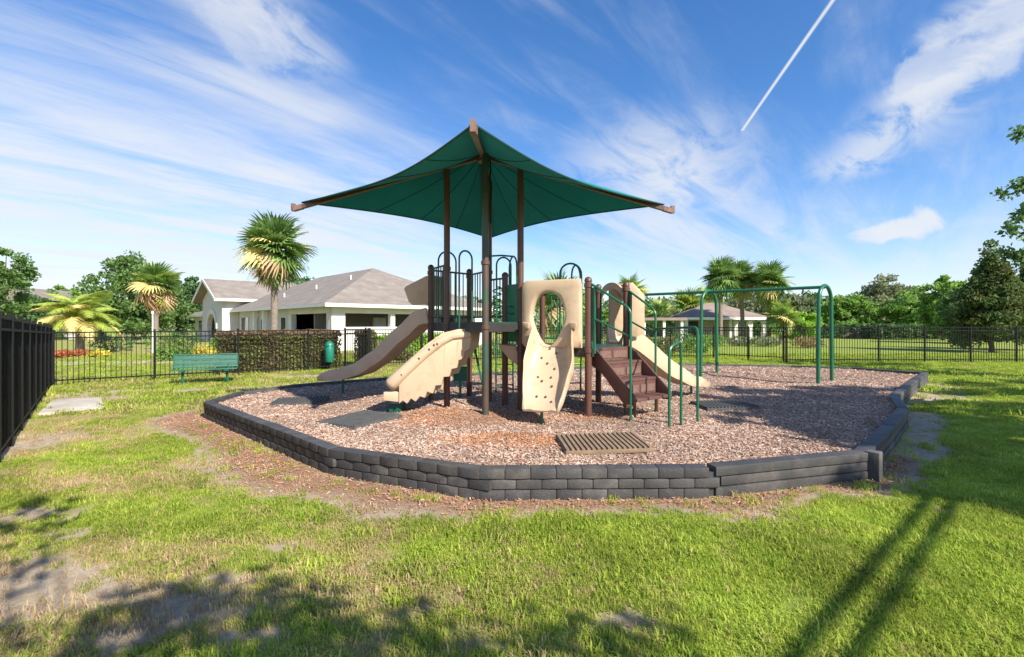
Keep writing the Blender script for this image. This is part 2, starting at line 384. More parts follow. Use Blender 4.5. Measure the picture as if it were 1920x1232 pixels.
def ground_mat():
    m = bpy.data.materials.new('lawn soil'); m.use_nodes = True; nt = m.node_tree; nt.nodes.clear(); N = nt.nodes.new; L = nt.links.new
    out = N('ShaderNodeOutputMaterial'); b = N('ShaderNodeBsdfPrincipled'); L(b.outputs[0], out.inputs[0]); b.inputs['Roughness'].default_value = .95
    b.inputs['Specular IOR Level'].default_value = .15
    geo = N('ShaderNodeNewGeometry')
    def nz(scale, det=6, ro=.6):
        n = N('ShaderNodeTexNoise'); L(geo.outputs['Position'], n.inputs['Vector']); n.inputs['Scale'].default_value = scale; n.inputs['Detail'].default_value = det; n.inputs['Roughness'].default_value = ro
        return n.outputs['Fac']
    def ramp(f, stops):
        r_ = N('ShaderNodeValToRGB'); L(f, r_.inputs[0]); e = r_.color_ramp.elements
        e[0].position, e[0].color = stops[0][0], (*stops[0][1], 1); e[1].position, e[1].color = stops[-1][0], (*stops[-1][1], 1)
        for p_, c_ in stops[1:-1]: x = e.new(p_); x.color = (*c_, 1)
        return r_.outputs[0]
    def at(n): a = N('ShaderNodeAttribute'); a.attribute_name = n; return a.outputs['Fac']
    def mx(f, a, c):
        q = N('ShaderNodeMixRGB'); L(f, q.inputs[0]); L(a, q.inputs[1]); L(c, q.inputs[2]); return q.outputs[0]
    grass = ramp(nz(2.2, 9, .7), [(.3, (.16, .22, .035)), (.5, (.25, .32, .05)), (.7, (.33, .37, .075))])
    dryc = ramp(nz(5, 8, .7), [(.3, (.30, .22, .10)), (.5, (.38, .32, .12)), (.7, (.46, .38, .18))])
    soil = ramp(nz(9, 10, .75), [(.3, (.30, .21, .13)), (.5, (.46, .36, .25)), (.7, (.60, .50, .38))])
    chipc = ramp(nz(30, 8, .8), [(.3, (.16, .09, .05)), (.5, (.32, .19, .115)), (.7, (.45, .32, .21))])
    c = mx(at('dry'), grass, dryc); c = mx(at('bare'), c, soil); c = mx(at('chip'), c, chipc)
    L(c, b.inputs['Base Color'])
    bp = N('ShaderNodeBump'); L(nz(45, 10, .75), bp.inputs['Height']); bp.inputs['Strength'].default_value = .7; bp.inputs['Distance'].default_value = .04; L(bp.outputs[0], b.inputs['Normal'])
    return m
me = fastmesh('lawn', V, F, ground_mat(), True)
for nme, arr in (('bare', bare), ('chip', chip), ('dry', dry)):
    a = me.attributes.new(nme, 'FLOAT', 'POINT'); a.data.foreach_set('value', arr.ravel().astype(np.float32))
lawn = bpy.data.objects.new('lawn', me); COL.objects.link(lawn); tag(lawn, 'sunny green and dry lawn around the play area', 'lawn', kind='structure')
MZ = .22
def mulch_h(x, y):
    h = MZ + (vnoise(x, y, .8, 8) - .5) * .05 + (vnoise(x, y, 4, 9, 3) - .5) * .035
    def bl(cx, cy, sx, sy, a, rot=0):
        c, s_ = math.cos(rot), math.sin(rot); u = (x - cx) * c + (y - cy) * s_; v = -(x - cx) * s_ + (y - cy) * c
        return a * np.exp(-(u / sx) ** 2 - (v / sy) ** 2)
    h = h + bl(-1.0, 7.75, .55, .30, .11) + bl(-.2, 6.0, .8, .4, .04) + bl(2.3, 6.4, .5, .3, .04)
    h = h + bl(.43, 6.85, .4, .3, -.05) + bl(6.4, 13.0, 1.5, .35, -.10, -.7) + bl(5.0, 14.3, 1.3, .35, -.08, -.7) + bl(-2.3, 7.7, .5, .4, -.05)
    return h
bx_ = np.arange(-6.0, 12.6, .09); by_ = np.arange(4.4, 17.3, .09); BX, BY = np.meshgrid(bx_, by_)
keep = inside(BX, BY) & (pdist(BX, BY) > .03)
Vm = np.stack([BX, BY, mulch_h(BX, BY)], -1).reshape(-1, 3); ni, nj = BX.shape; jj = np.arange(ni * nj).reshape(ni, nj)
kc = keep[:-1, :-1] & keep[1:, :-1] & keep[:-1, 1:] & keep[1:, 1:]
Fm = np.stack([jj[:-1, :-1], jj[:-1, 1:], jj[1:, 1:], jj[1:, :-1]], -1)[kc]
used = np.unique(Fm); remap = -np.ones(ni * nj, int); remap[used] = np.arange(len(used))
MULCH = mat('wood mulch bed', (.24, .145, .095), .95, .35, 22, .9, 60, spec=.1, col2=(.38, .26, .19), c2scale=28, c2lo=.4, c2hi=.6)
mb_ = bpy.data.objects.new('mulch_bed', fastmesh('mulch_bed', Vm[used], remap[Fm], MULCH, True)); COL.objects.link(mb_)
tag(mb_, 'tan wood mulch surface filling the play area', 'mulch', kind='structure')
# scattered pieces: one object of points, instanced by geometry nodes
def scatter(name, pts, rot, scl, idx, meshes, label, cat):
    col = bpy.data.collections.new(name + '_pieces')
    for k, me_ in enumerate(meshes):
        o = bpy.data.objects.new('%s_piece_%02d' % (name, k), me_); col.objects.link(o)
    me_ = bpy.data.meshes.new(name); me_.vertices.add(len(pts)); me_.vertices.foreach_set('co', np.asarray(pts, np.float32).ravel())
    for an, ty, dt, key in (('prot', 'FLOAT_VECTOR', rot, 'vector'), ('pscl', 'FLOAT', scl, 'value'), ('pidx', 'INT', idx, 'value')):
        a = me_.attributes.new(an, ty, 'POINT'); a.data.foreach_set(key, np.asarray(dt, np.int32 if ty == 'INT' else np.float32).ravel())
    o = bpy.data.objects.new(name, me_); COL.objects.link(o)
    g = bpy.data.node_groups.new(name, 'GeometryNodeTree')
    g.interface.new_socket('Geometry', in_out='INPUT', socket_type='NodeSocketGeometry'); g.interface.new_socket('Geometry', in_out='OUTPUT', socket_type='NodeSocketGeometry')
    N = g.nodes.new; L = g.links.new
    gi, go = N('NodeGroupInput'), N('NodeGroupOutput'); ci = N('GeometryNodeCollectionInfo'); ci.inputs['Collection'].default_value = col
    ci.inputs['Separate Children'].default_value = True; ci.inputs['Reset Children'].default_value = True
    ip = N('GeometryNodeInstanceOnPoints'); L(gi.outputs[0], ip.inputs['Points']); L(ci.outputs[0], ip.inputs['Instance']); ip.inputs['Pick Instance'].default_value = True
    def na(n, t):
        q = N('GeometryNodeInputNamedAttribute'); q.data_type = t; q.inputs[0].default_value = n; return q.outputs[0]
    L(na('pidx', 'INT'), ip.inputs['Instance Index']); L(na('pscl', 'FLOAT'), ip.inputs['Scale'])
    e2r = N('FunctionNodeEulerToRotation'); L(na('prot', 'FLOAT_VECTOR'), e2r.inputs[0]); L(e2r.outputs[0], ip.inputs['Rotation'])
    L(ip.outputs[0], go.inputs[0])
    md = o.modifiers.new('scatter', 'NODES'); md.node_group = g
    tag(o, label, cat, kind='stuff'); return o
def piece_mat(name, cols, tr=0.0, posvar=True, dry=None):
    m = bpy.data.materials.new(name); m.use_nodes = True; nt = m.node_tree; nt.nodes.clear(); N = nt.nodes.new; L = nt.links.new
    out = N('ShaderNodeOutputMaterial'); b = N('ShaderNodeBsdfPrincipled'); b.inputs['Roughness'].default_value = .7; b.inputs['Specular IOR Level'].default_value = .2
    oi = N('ShaderNodeObjectInfo'); geo = N('ShaderNodeNewGeometry')
    ad = N('ShaderNodeMath'); ad.operation = 'ADD'; L(oi.outputs['Random'], ad.inputs[0])
    sub = N('ShaderNodeMath'); sub.operation = 'MULTIPLY_ADD'; L(geo.outputs['Random Per Island'], sub.inputs[0]); sub.inputs[1].default_value = .5; sub.inputs[2].default_value = -.25
    L(sub.outputs[0], ad.inputs[1])
    r_ = N('ShaderNodeValToRGB'); L(ad.outputs[0], r_.inputs[0]); e = r_.color_ramp.elements
    n = len(cols); e[0].color = (*cols[0], 1); e[1].color = (*cols[-1], 1)
    for k in range(1, n - 1): x = e.new(k / (n - 1)); x.color = (*cols[k], 1)
    cur = r_.outputs[0]
    if posvar:
        nz = N('ShaderNodeTexNoise'); L(geo.outputs['Position'], nz.inputs['Vector']); nz.inputs['Scale'].default_value = 1.1; nz.inputs['Detail'].default_value = 6
        mr = N('ShaderNodeMapRange'); L(nz.outputs['Fac'], mr.inputs[0]); mr.inputs[1].default_value = .3; mr.inputs[2].default_value = .7; mr.inputs[3].default_value = .72; mr.inputs[4].default_value = 1.25
        h = N('ShaderNodeHueSaturation'); L(cur, h.inputs['Color']); L(mr.outputs[0], h.inputs['Value']); cur = h.outputs[0]
    L(cur, b.inputs['Base Color'])
    if tr:
        t = N('ShaderNodeBsdfTranslucent'); L(cur, t.inputs[0]); ms = N('ShaderNodeMixShader'); ms.inputs[0].default_value = tr
        L(b.outputs[0], ms.inputs[1]); L(t.outputs[0], ms.inputs[2]); L(ms.outputs[0], out.inputs[0])
    else: L(b.outputs[0], out.inputs[0])
    return m
CHIP = piece_mat('wood chips', [(.17, .085, .055), (.34, .20, .135), (.45, .29, .205), (.54, .39, .29), (.60, .48, .39), (.27, .20, .16), (.48, .34, .255)])
CHIPRED = piece_mat('fresh rusty chips', [(.33, .13, .055), (.46, .20, .09), (.52, .26, .13), (.42, .20, .10)])
def chip_meshes(m, n=6):
    out = []
    for k in range(n):
        l, wd, h = random.uniform(.022, .050), random.uniform(.009, .019), random.uniform(.003, .008)
        b = MB(); t = random.uniform(.3, .9)
        vs = [(-l / 2, -wd / 2 * t, 0), (l / 2, -wd / 2, 0), (l / 2 * .8, wd / 2, 0), (-l / 2, wd / 2, 0)]
        vs += [(x * .9, y * .8, h) for x, y, z in vs]
        b.add(vs, [(0, 3, 2, 1), (4, 5, 6, 7), (0, 1, 5, 4), (1, 2, 6, 5), (2, 3, 7, 6), (3, 0, 4, 7)])
        out.append(b.mesh('chip', m, smooth=False))
    return out
def rand_in(x0, x1, y0, y1, dens):
    n = int((x1 - x0) * (y1 - y0) * dens); return rng.uniform(x0, x1, n), rng.uniform(y0, y1, n)
def frustum(x, y, m=2.2): return (np.abs(x) < 1.085 * y + m) & (y > .5)
cx, cy = [], []
for y0, y1, dens, s0 in ((4.4, 6.5, 1500, 1.0), (6.5, 9, 850, 1.1), (9, 12.5, 330, 1.35), (12.5, 17.2, 150, 1.7)):
    a, b = rand_in(-6, 12.5, y0, y1, dens); k = inside(a, b) & (pdist(a, b) > .10) & frustum(a, b); cx.append(np.stack([a[k], b[k], np.full(k.sum(), s0)], 1))
a, b = rand_in(-6.5, 5, 3.3, 9.5, 700); _, chp, _ = ground_masks(a, b); k = (rng.uniform(size=len(a)) < chp) & frustum(a, b)
spill = np.stack([a[k], b[k], np.full(k.sum(), .72)], 1)
CP = np.concatenate(cx); zc = mulch_h(CP[:, 0], CP[:, 1]) + rng.uniform(-.004, .012, len(CP))
pts = np.concatenate([np.column_stack([CP[:, 0], CP[:, 1], zc]), np.column_stack([spill[:, 0], spill[:, 1], rng.uniform(-.004, .008, len(spill))])])
s_ = np.concatenate([CP[:, 2], spill[:, 2]]) * rng.uniform(.6, 1.35, len(pts))
rot = np.column_stack([rng.normal(0, .35, len(pts)), rng.normal(0, .35, len(pts)), rng.uniform(0, 6.28, len(pts))])
redm = np.clip(1.4 - np.hypot((pts[:, 0] + .9) / 1.1, (pts[:, 1] - 7.5) / .6), 0, 1) + np.clip(1.4 - np.hypot((pts[:, 0] - .05) / .9, (pts[:, 1] - 6.0) / .38), 0, 1) + np.where(pts[:, 2] < .1, .62, 0) + np.clip(1.2 - np.hypot((pts[:, 0] - 1.3) / .9, (pts[:, 1] - 7.6) / .45), 0, 1) * .8
isred = rng.uniform(size=len(pts)) < np.clip(redm, 0, .85)
idx = np.where(isred, rng.integers(6, 10, len(pts)), rng.integers(0, 6, len(pts)))
scatter('wood_chips', pts, rot, s_, idx, chip_meshes(CHIP, 6) + chip_meshes(CHIPRED, 4), 'loose tan and rusty wood chips strewn over the play bed', 'wood chips')
# grass
def tuft(m, n, h, rad, wd):
    vs, fs = [], []
    for k in range(n):
        a = random.uniform(0, 6.28); r_ = rad * math.sqrt(random.random()); x, y = r_ * math.cos(a), r_ * math.sin(a)
        b = random.uniform(0, 6.28); ln = h * random.uniform(.5, 1.25); lean = random.uniform(.25, 1.15); dx, dy = math.cos(b), math.sin(b); px, py = -dy * wd / 2, dx * wd / 2
        i = len(vs); p1 = (x + dx * ln * lean * .35, y + dy * ln * lean * .35, ln * .6); p2 = (x + dx * ln * lean, y + dy * ln * lean, ln * (1.0 - .28 * lean))
        vs += [(x - px, y - py, -.008), (x + px, y + py, -.008), (p1[0] - px * .8, p1[1] - py * .8, p1[2]), (p1[0] + px * .8, p1[1] + py * .8, p1[2]), p2]
        fs += [(i, i + 1, i + 3, i + 2), (i + 2, i + 3, i + 4)]
    me_ = bpy.data.meshes.new('tuft'); me_.from_pydata(vs, [], fs); me_.materials.append(m); return me_
GR1 = piece_mat('lush blades', [(.25, .36, .04), (.37, .48, .06), (.46, .54, .08), (.53, .57, .11)], .5)
GR2 = piece_mat('dry blades', [(.30, .36, .07), (.44, .43, .12), (.52, .44, .18), (.38, .42, .09)], .4)
GR3 = piece_mat('straw blades', [(.50, .36, .18), (.60, .46, .27), (.42, .27, .13), (.56, .44, .22)], .3)
tm = [tuft(GR1, 34, .034, .075, .006) for _ in range(4)] + [tuft(GR2, 30, .034, .075, .006) for _ in range(3)] + [tuft(GR3, 22, .030, .075, .005) for _ in range(3)]
tm += [tuft(GR1, 40, .06, .19, .016) for _ in range(3)] + [tuft(GR2, 40, .06, .19, .016) for _ in range(3)]
gp = []
for y0, y1, dens, far in ((1.0, 4.2, 620, 0), (4.2, 7, 330, 0), (7, 11, 170, 0), (9, 15, 55, 1), (15, 27, 26, 1)):
    a, b = rand_in(-16 if y0 < 12 else -28, 16 if y0 < 12 else 28, y0, y1, dens); k = frustum(a, b) & (~inside(a, b)) & (pdist(a, b) > .05); gp.append(np.stack([a[k], b[k], np.full(k.sum(), far)], 1))
gp = np.concatenate(gp); br, chp, dr = ground_masks(gp[:, 0], gp[:, 1])
slab_c = (G(70, 780) + G(197, 768) + G(188, 748) + G(100, 752)) / 4
SLAB = np.array([G(70, 780)[:2], G(197, 768)[:2], G(188, 748)[:2], G(100, 752)[:2]])
k = (rng.uniform(size=len(gp)) > np.maximum(br, chp * .9) * 1.0 - .05) & (~inside(gp[:, 0], gp[:, 1], SLAB)); gp, dr, br = gp[k], dr[k], br[k]
n = len(gp); u = rng.uniform(size=n); isdry = u < dr * .90; straw = u < dr * .55 + br * .35
idx = np.where(gp[:, 2] > 0, np.where(isdry, rng.integers(13, 16, n), rng.integers(10, 13, n)), np.where(straw, rng.integers(7, 10, n), np.where(isdry, rng.integers(4, 7, n), rng.integers(0, 4, n))))
scatter('grass', np.column_stack([gp[:, 0], gp[:, 1], np.zeros(n)]), np.column_stack([rng.normal(0, .1, n), rng.normal(0, .1, n), rng.uniform(0, 6.28, n)]), rng.uniform(.6, 1.15, n) * np.where(rng.uniform(size=n) < .12, 1.6, 1.0) * (.75 + .5 * vnoise(gp[:, 0], gp[:, 1], 2.5, 31)), idx, tm, 'short mown grass blades covering the lawn', 'grass')
# concrete pad and pool path
b = MB(); b.prism([(x, y, -.03) for x, y in SLAB], (0, 0, .075)); tag(b.build('concrete_pad', CONC, bevel=.01), 'pale concrete pad beside the black fence', 'pavement', kind='structure')
b = MB(); b.prism([(-30, 19.2, -.03), (-22, 18.4, -.03), (-12.3, 21.6, -.03), (-10, 24.5, -.03), (-11.5, 25.2, -.03), (-13.6, 23.0, -.03), (-22.5, 19.9, -.03), (-30, 20.8, -.03)], (0, 0, .06))
tag(b.build('pool_path', CONC), 'pale concrete path beyond the picket fence', 'path', kind='structure')
# ------------------------------------------------------------------ play border
HT = .285
border = thing('play_border', 'charcoal moulded block border ringing the mulch play area', 'border', (-.32, 4.61, 0))
def block_mesh(name, L, z0, z1, depth, bulge, bev=.012):
    b = MB(); n = 6; pr = []
    for k in range(n + 1):
        t = k / n; pr.append((-L / 2 + L * t, -bulge * (1 - (2 * t - 1) ** 2)))
    b.prism([(x, y, z0) for x, y in pr] + [(L / 2, depth, z0), (-L / 2, depth, z0)], (0, 0, z1 - z0))
    return b.mesh(name, BORDER, bevel=bev)
BCACHE = {}
def bmesh_for(L, z0, z1, depth, bulge):
    key = (round(L, 2), z0, z1, depth, bulge)
    if key not in BCACHE: BCACHE[key] = block_mesh('block', key[0] - .003, z0, z1, depth, bulge, 0.007 if bulge else .009)
    return BCACHE[key]
nP = len(POLY); TH = .15
for i in range(nP):
    a = Vector((*POLY[i], 0)); c = Vector((*POLY[(i + 1) % nP], 0)); t = (c - a).normalized(); L = (c - a).length; ang = math.atan2(t.y, t.x)
    inn = Vector((-t.y, t.x, 0)); dz = (i % 3) * .003
    core = MB(); m_ = (a + c) / 2 + inn * (TH / 2 + .004)
    core.box((m_.x, m_.y, .10 + dz), (L - .03, TH - .05, .26), ang)
    sg = core.build('border_segment', BORDERCORE, border)
    blocks = i < 5; courses = ((-.03, .080, 0.0), (.090, .181, .11), (.191, HT, 0.0))
    for z0, z1, sh in courses:
        if blocks:
            nb = max(3, round(L / .245)); bl = L / nb
            if sh: nb_ = range(nb); st = sh
            else: nb_ = range(nb); st = 0
            for k in nb_:
                q = a + t * (st + bl * (k + .5)) + inn * (.012 if sh else .004)
                inst('block', bmesh_for(bl, z0, z1, TH, .011), sg, (q.x, q.y, dz), (random.gauss(0, .006), 0, ang + random.gauss(0, .008)))
        else:
            q = a + t * (L / 2 + (sh * .6 if i == 5 else 0)) + inn * (.012 if sh else .004)
            q = q + t * (.035 if i == 5 else 0)
            inst('course', bmesh_for(L - (.085 if i == 5 else .014), z0, z1, TH, 0.0), sg, (q.x, q.y, dz), (random.gauss(0, .006), 0, ang))
# lighter square end post where the border turns the corner
b = MB(); q = Vector((3.98, 5.22, 0)); b.box((q.x, q.y, .135), (.13, .13, .34), R(38)); b.build('corner_post', BORDER, border, bevel=.012)
# ------------------------------------------------------------------ play structure
play = thing('play_structure', 'cream, brown and green play structure under a green shade canopy', 'playground', (-.1, 8.4, MZ))
def pxy(px, d): return Vector(((px - CX) / FPX * d, d, 0))
PT = {'F': pxy(910, 7.65), 'L': pxy(838, 8.45), 'R': pxy(976, 8.25), 'B': pxy(917, 9.05), 'P1': pxy(808, 9.15), 'P3': pxy(880, 9.85),
      'P5': pxy(947, 8.66), 'FR': pxy(1103, 7.7), 'BR': pxy(1122, 9.1), 'BL': pxy(1017, 9.4), 'PS': pxy(1174, 8.6)}
HI, LO = 1.74, 1.33
CC = Vector((-.47, 8.35, 0)); PEAK = Vector((-.50, 8.35, 4.68))
TIPS = {'near': P(887, 237, 4.97), 'left': P(550, 389, 8.35), 'far': P(918, 455, 11.75), 'right': P(1261, 393, 8.35)}
def ridge_z(p, tip):
    h = (Vector((p.x, p.y, 0)) - Vector((PEAK.x, PEAK.y, 0))).length / (Vector((tip.x, tip.y, 0)) - Vector((PEAK.x, PEAK.y, 0))).length
    return PEAK.z + (tip.z - PEAK.z) * h
tall = {'F': 'near', 'L': 'left', 'R': 'right', 'B': 'far'}
for k, p in PT.items():
    if k in tall: top = ridge_z(p, TIPS[tall[k]]) - .05
    elif k in ('P1', 'P3'): top = 2.82
    elif k == 'P5': top = 2.62
    else: top = 2.44
    b = MB(); r_ = .056
    b.lathe((p.x, p.y, 0), [(r_, .05), (r_, top - .02), (r_ * .99, top)] if k in tall else [(r_, .05), (r_, top - .05), (r_ * 1.12, top - .05), (r_ * 1.12, top - .02), (r_ * .85, top + .012), (r_ * .3, top + .03)], 14)
    po = b.build('post', BROWN if k != 'F' else mat('mottled green brown coat', (.035, .075, .05), .45, .25, 3, col2=(.085, .055, .04), c2scale=1.6), play)
    for z in ((HI - .09, HI + .95) if k in ('F', 'L', 'B', 'P1', 'P3') else (LO - .06, LO + 1.0)):
        c_ = MB(); c_.lathe((p.x, p.y, 0), [(r_ + .003, z - .035), (r_ + .014, z - .03), (r_ + .014, z + .03), (r_ + .003, z + .035)], 14); c_.build('clamp', BROWN, po)
def deck(keys, z, th=.07):
    b = MB(); b.prism([(PT[k].x, PT[k].y, z - th) for k in keys], (0, 0, th)); d = b.build('deck', DKGREEN, play, smooth=False)
    for i in range(len(keys)):
        p, q = PT[keys[i]], PT[keys[(i + 1) % len(keys)]]; t = (q - p).normalized()
        e = MB(); e.bar(p + t * .06 + Vector((0, 0, z - .095)), q - t * .06 + Vector((0, 0, z - .095)), .03, .14); e.build('deck_edge', mat('dark deck rim', (.03, .028, .026), .55, .2, 5), d)
    return d
deck(['F', 'R', 'B', 'L'], HI); deck(['L', 'B', 'P3', 'P1'], HI - .004); deck(['R', 'FR', 'PS', 'BR', 'BL'], LO)
b = MB(); b.prism([(PT['R'].x, PT['R'].y, LO + .12), (PT['BL'].x, PT['BL'].y, LO + .12), (PT['BL'].x - .3, PT['BL'].y - .1, LO + .12), (PT['P5'].x + .02, PT['P5'].y + .02, LO + .12)], (0, 0, .06)); b.build('transfer_step', DKGREEN, play)
def railing(p, q, z0, z1, n, m=GREEN, hoop=None, name='railing'):
    p, q = Vector(p), Vector(q); t = (q - p).normalized(); L = (q - p).length
    b = MB(); a0, a1 = p + t * .06, q - t * .06
    for z in (z0, z1): b.tube([(a0.x, a0.y, z), (a1.x, a1.y, z)], .019, 8)
    r_ = b.build(name, m, play)
    for k in range(n):
        c = a0 + (a1 - a0) * ((k + 1) / (n + 1)); v = MB(); v.tube([(c.x, c.y, z0), (c.x, c.y, z1)], .0115, 7); v.build('bar', m, r_)
    return r_
DG = DKGREEN
GMIX = mat('dark green tube coat', (.014, .085, .058), .4, .14, 5)
railing(PT['L'], PT['P1'], HI + .1, HI + 1.02, 5, GMIX)
railing(PT['P1'], PT['P3'], HI + .1, HI + 1.0, 7, GMIX)
railing(PT['P3'], PT['B'], HI + .1, HI + .98, 6, GMIX)
railing(PT['B'], PT['P5'], HI + .1, HI + .80, 3, GREEN)
railing(PT['BL'], PT['BR'], LO + .1, LO + .95, 7, GREEN)
railing(PT['BR'], PT['BR'] + (PT['PS'] - PT['BR']) * .22, LO + .1, LO + .95, 1, GREEN)
def hoop(x0, x1, ztop, zb, r=.016, m=GMIX, name='hand_loop'):
    """inverted U between ground plan points x0 and x1"""
    x0, x1 = Vector(x0), Vector(x1); c = (x0 + x1) / 2; hw = (x1 - x0).length / 2; t = (x1 - x0).normalized()
    pts = [(x0.x, x0.y, zb), (x0.x, x0.y, ztop - hw)]
    for k in range(1, 12):
        a = math.pi * k / 12; q = c - t * hw * math.cos(a); pts.append((q.x, q.y, ztop - hw + hw * math.sin(a)))
    pts += [(x1.x, x1.y, ztop - hw), (x1.x, x1.y, zb)]
    b = MB(); b.tube(pts, r, 9); return b.build(name, m, play)
hoop(pxy(822, 8.55), pxy(855, 8.75), 3.02, HI - .1); hoop(pxy(861, 8.05), pxy(885, 8.25), 2.96, HI - .1)
hoop(pxy(931, 8.6), pxy(958, 8.75), 2.92, HI - .1, m=GREEN); hoop(pxy(955, 8.9), pxy(969, 8.5), 2.94, LO, m=GREEN)
b = MB(); b.tube([P(907, 481, 8.9), P(940, 479, 8.85), P(964, 481, 8.8)], .016, 8); b.build('grab_bar', GREEN, play)
hoop(pxy(1050, 9.5), pxy(1090, 9.55), 2.92, LO, .02); hoop(pxy(1072, 9.5), pxy(1088, 9.9), 2.90, LO, .018)
# arch ladder at the back of the low deck
lad = MB(); ra = [Vector((1.02, 9.5, 0)), Vector((1.50, 9.6, 0))]
lm = None
for p in ra:
    pts = [(p.x, p.y, LO)] + [(p.x, p.y + .75 * math.sin(R(a)), LO - .02 - (1 - math.cos(R(a))) * .55) for a in range(15, 91, 15)] + [(p.x, p.y + .78, .1)]
    lad.tube(pts, .02, 8)
lm = lad.build('arch_ladder', GMIX, play)
for k in range(5):
    z = .42 + k * .21; yy = .78 if z < .75 else .75 * math.sin(math.acos(max(-1, min(1, 1 - (LO - .02 - z) / .55))))
    r_ = MB(); r_.tube([(ra[0].x, ra[0].y + yy, z), (ra[1].x, ra[1].y + yy, z)], .015, 7); r_.build('rung', GMIX, lm)
lad = MB(); q0, q1 = pxy(930, 10.2), pxy(962, 10.2)
for p in (q0, q1): lad.tube([(p.x, p.y, .1), (p.x, p.y, HI)], .018, 8)
lm = lad.build('ladder', GMIX, play)
for k in range(6): r_ = MB(); r_.tube([(q0.x, q0.y, .4 + k * .22), (q1.x, q1.y, .4 + k * .22)], .014, 7); r_.build('rung', GMIX, lm)
# panels
def plate(p, q, z0, z1, th, m, name, inset=.07, bev=.01):
    t = (q - p).normalized(); nrm = Vector((t.y, -t.x, 0)); a, c = p + t * inset - nrm * th / 2, q - t * inset - nrm * th / 2
    b = MB(); b.prism([(a.x, a.y, z0), (c.x, c.y, z0), (c.x, c.y, z1), (a.x, a.y, z1)], nrm * th); return b.build(name, m, play, bevel=bev)
pl_ = plate(PT['P5'], PT['R'], LO + .06, LO + 1.08, .03, mat('green play panel', (.02, .20, .10), .4, .1, 3), 'play_panel')
c_ = MB(); mid = (PT['P5'] + PT['R']) / 2 + Vector((-.03, -.03, 0)); c_.tube([(mid.x + .07 * math.cos(a / 12 * 6.28), mid.y - .02, 1.95 + .07 * math.sin(a / 12 * 6.28)) for a in range(13)], .012, 6); c_.build('maze_ring', GMIX, pl_)
b = MB(); hc = pxy(932, 8.85); b.tube([(hc.x + .075 * math.cos(a * .6), hc.y + .075 * math.sin(a * .6), HI + .06 + a * .011) for a in range(56)], .014, 7); b.build('corkscrew', GREEN, play)
tp = pxy(863, 9.5); b = MB(); b.box((tp.x, tp.y, 1.7 - 93 / 890 * 9.5), (.28, .05, .30)); b.box((tp.x, tp.y, .42), (.05, .04, .5)); b.build('ground_panel', TEAL, play, bevel=.015)
b = MB(); b.tube([P(887, 640, 8.9), P(906, 726, 8.4)], .022, 8); b.tube([P(1113, 655, 8.2), P(1127, 695, 8.2)], .014, 7); b.build('brace', GREEN, play)
b = MB(); b.prism([P(932, 645, 8.5), P(978, 650, 8.35), P(978, 692, 8.35), P(952, 672, 8.42)], (.18, .28, 0)); b.build('ramp_underside', TAN, play, bevel=.02)
# chute: U-shaped trough swept along a path
def chute(name, path, width, wall, m, dirv, th=.025, roll=.03):
    d = Vector(dirv).normalized(); sd = Vector((d.y, -d.x, 0)); rings = []
    n = len(path)
    for i, p in enumerate(path):
        p = Vector(p); t = (Vector(path[min(i + 1, n - 1)]) - Vector(path[max(i - 1, 0)])).normalized(); up = sd.cross(t).normalized()
        if up.z < 0: up = -up
        w_ = width[i] / 2; h = wall[i]
        prof = [(-w_ - roll, h * .9), (-w_ - roll * .6, -th), (w_ + roll * .6, -th), (w_ + roll, h * .9), (w_ + roll * .55, h), (w_, h * .95), (w_ - .02, h * .35), (w_ - .09, .02), (w_ * .4, 0),
                (-w_ * .4, 0), (-w_ + .09, .02), (-w_ + .02, h * .35), (-w_, h * .95), (-w_ - roll * .55, h)]
        rings.append([p + sd * x + up * y for x, y in prof])
    b = MB(); b.loft(rings); return b.build(name, m, play, ang=50)
def interp(tbl, s_):
    for (a, va), (c, vc) in zip(tbl, tbl[1:]):
        if s_ <= c:
            f = (s_ - a) / (c - a); f = f * f * (3 - 2 * f) * .35 + f * .65; return va + (vc - va) * f
    return tbl[-1][1]
# front climber with arched hood panel
d0, d1 = Vector((.71, 7.93, 1.36)), Vector((.42, 6.98, .44))
hd = Vector((d1.x - d0.x, d1.y - d0.y, 0)); ns = 16; path, wd, wl_ = [], [], []
for k in range(ns + 1):
    s_ = k / ns; z = interp([(0, 1.36), (.08, 1.33), (.5, .86), (.85, .50), (1, .43)], s_)
    path.append(d0 + hd * s_ + Vector((0, 0, z - d0.z))); wd.append(interp([(0, .60), (.35, .74), (1, .50)], s_)); wl_.append(interp([(0, .36), (.3, .24), (.75, .15), (.93, .09), (1, .02)], s_))
fc = chute('climber_chute', path, wd, wl_, CREAM, hd)
sdv = Vector((hd.y, -hd.x, 0)).normalized()
for s_, o_ in ((.14, .05), (.24, -.07), (.34, .05), (.38, -.08), (.5, -.05), (.60, .08), (.64, -.09), (.76, -.02), (.8, .12), (.86, -.12), (.30, .16), (.52, .16)):
    k = int(s_ * ns); p = path[k]; t = (path[k + 1] - path[k - 1]).normalized(); up = sdv.cross(t); up = up if up.z > 0 else -up
    h = MB(); ring0 = [p + sdv * (o_ + .018 * math.cos(a * .628)) + t * .022 * math.sin(a * .628) + up * .004 for a in range(10)]; h.prism(ring0, up * .008); h.build('foothold', BOLT, fc)
e = (PT['FR'] - PT['R']); eL = e.length; eu = e.normalized(); en = Vector((eu.y, -eu.x, 0))
def hoodpt(x, z, o=0.0): return PT['R'] + eu * x + en * (.03 + o) + Vector((0, 0, z))
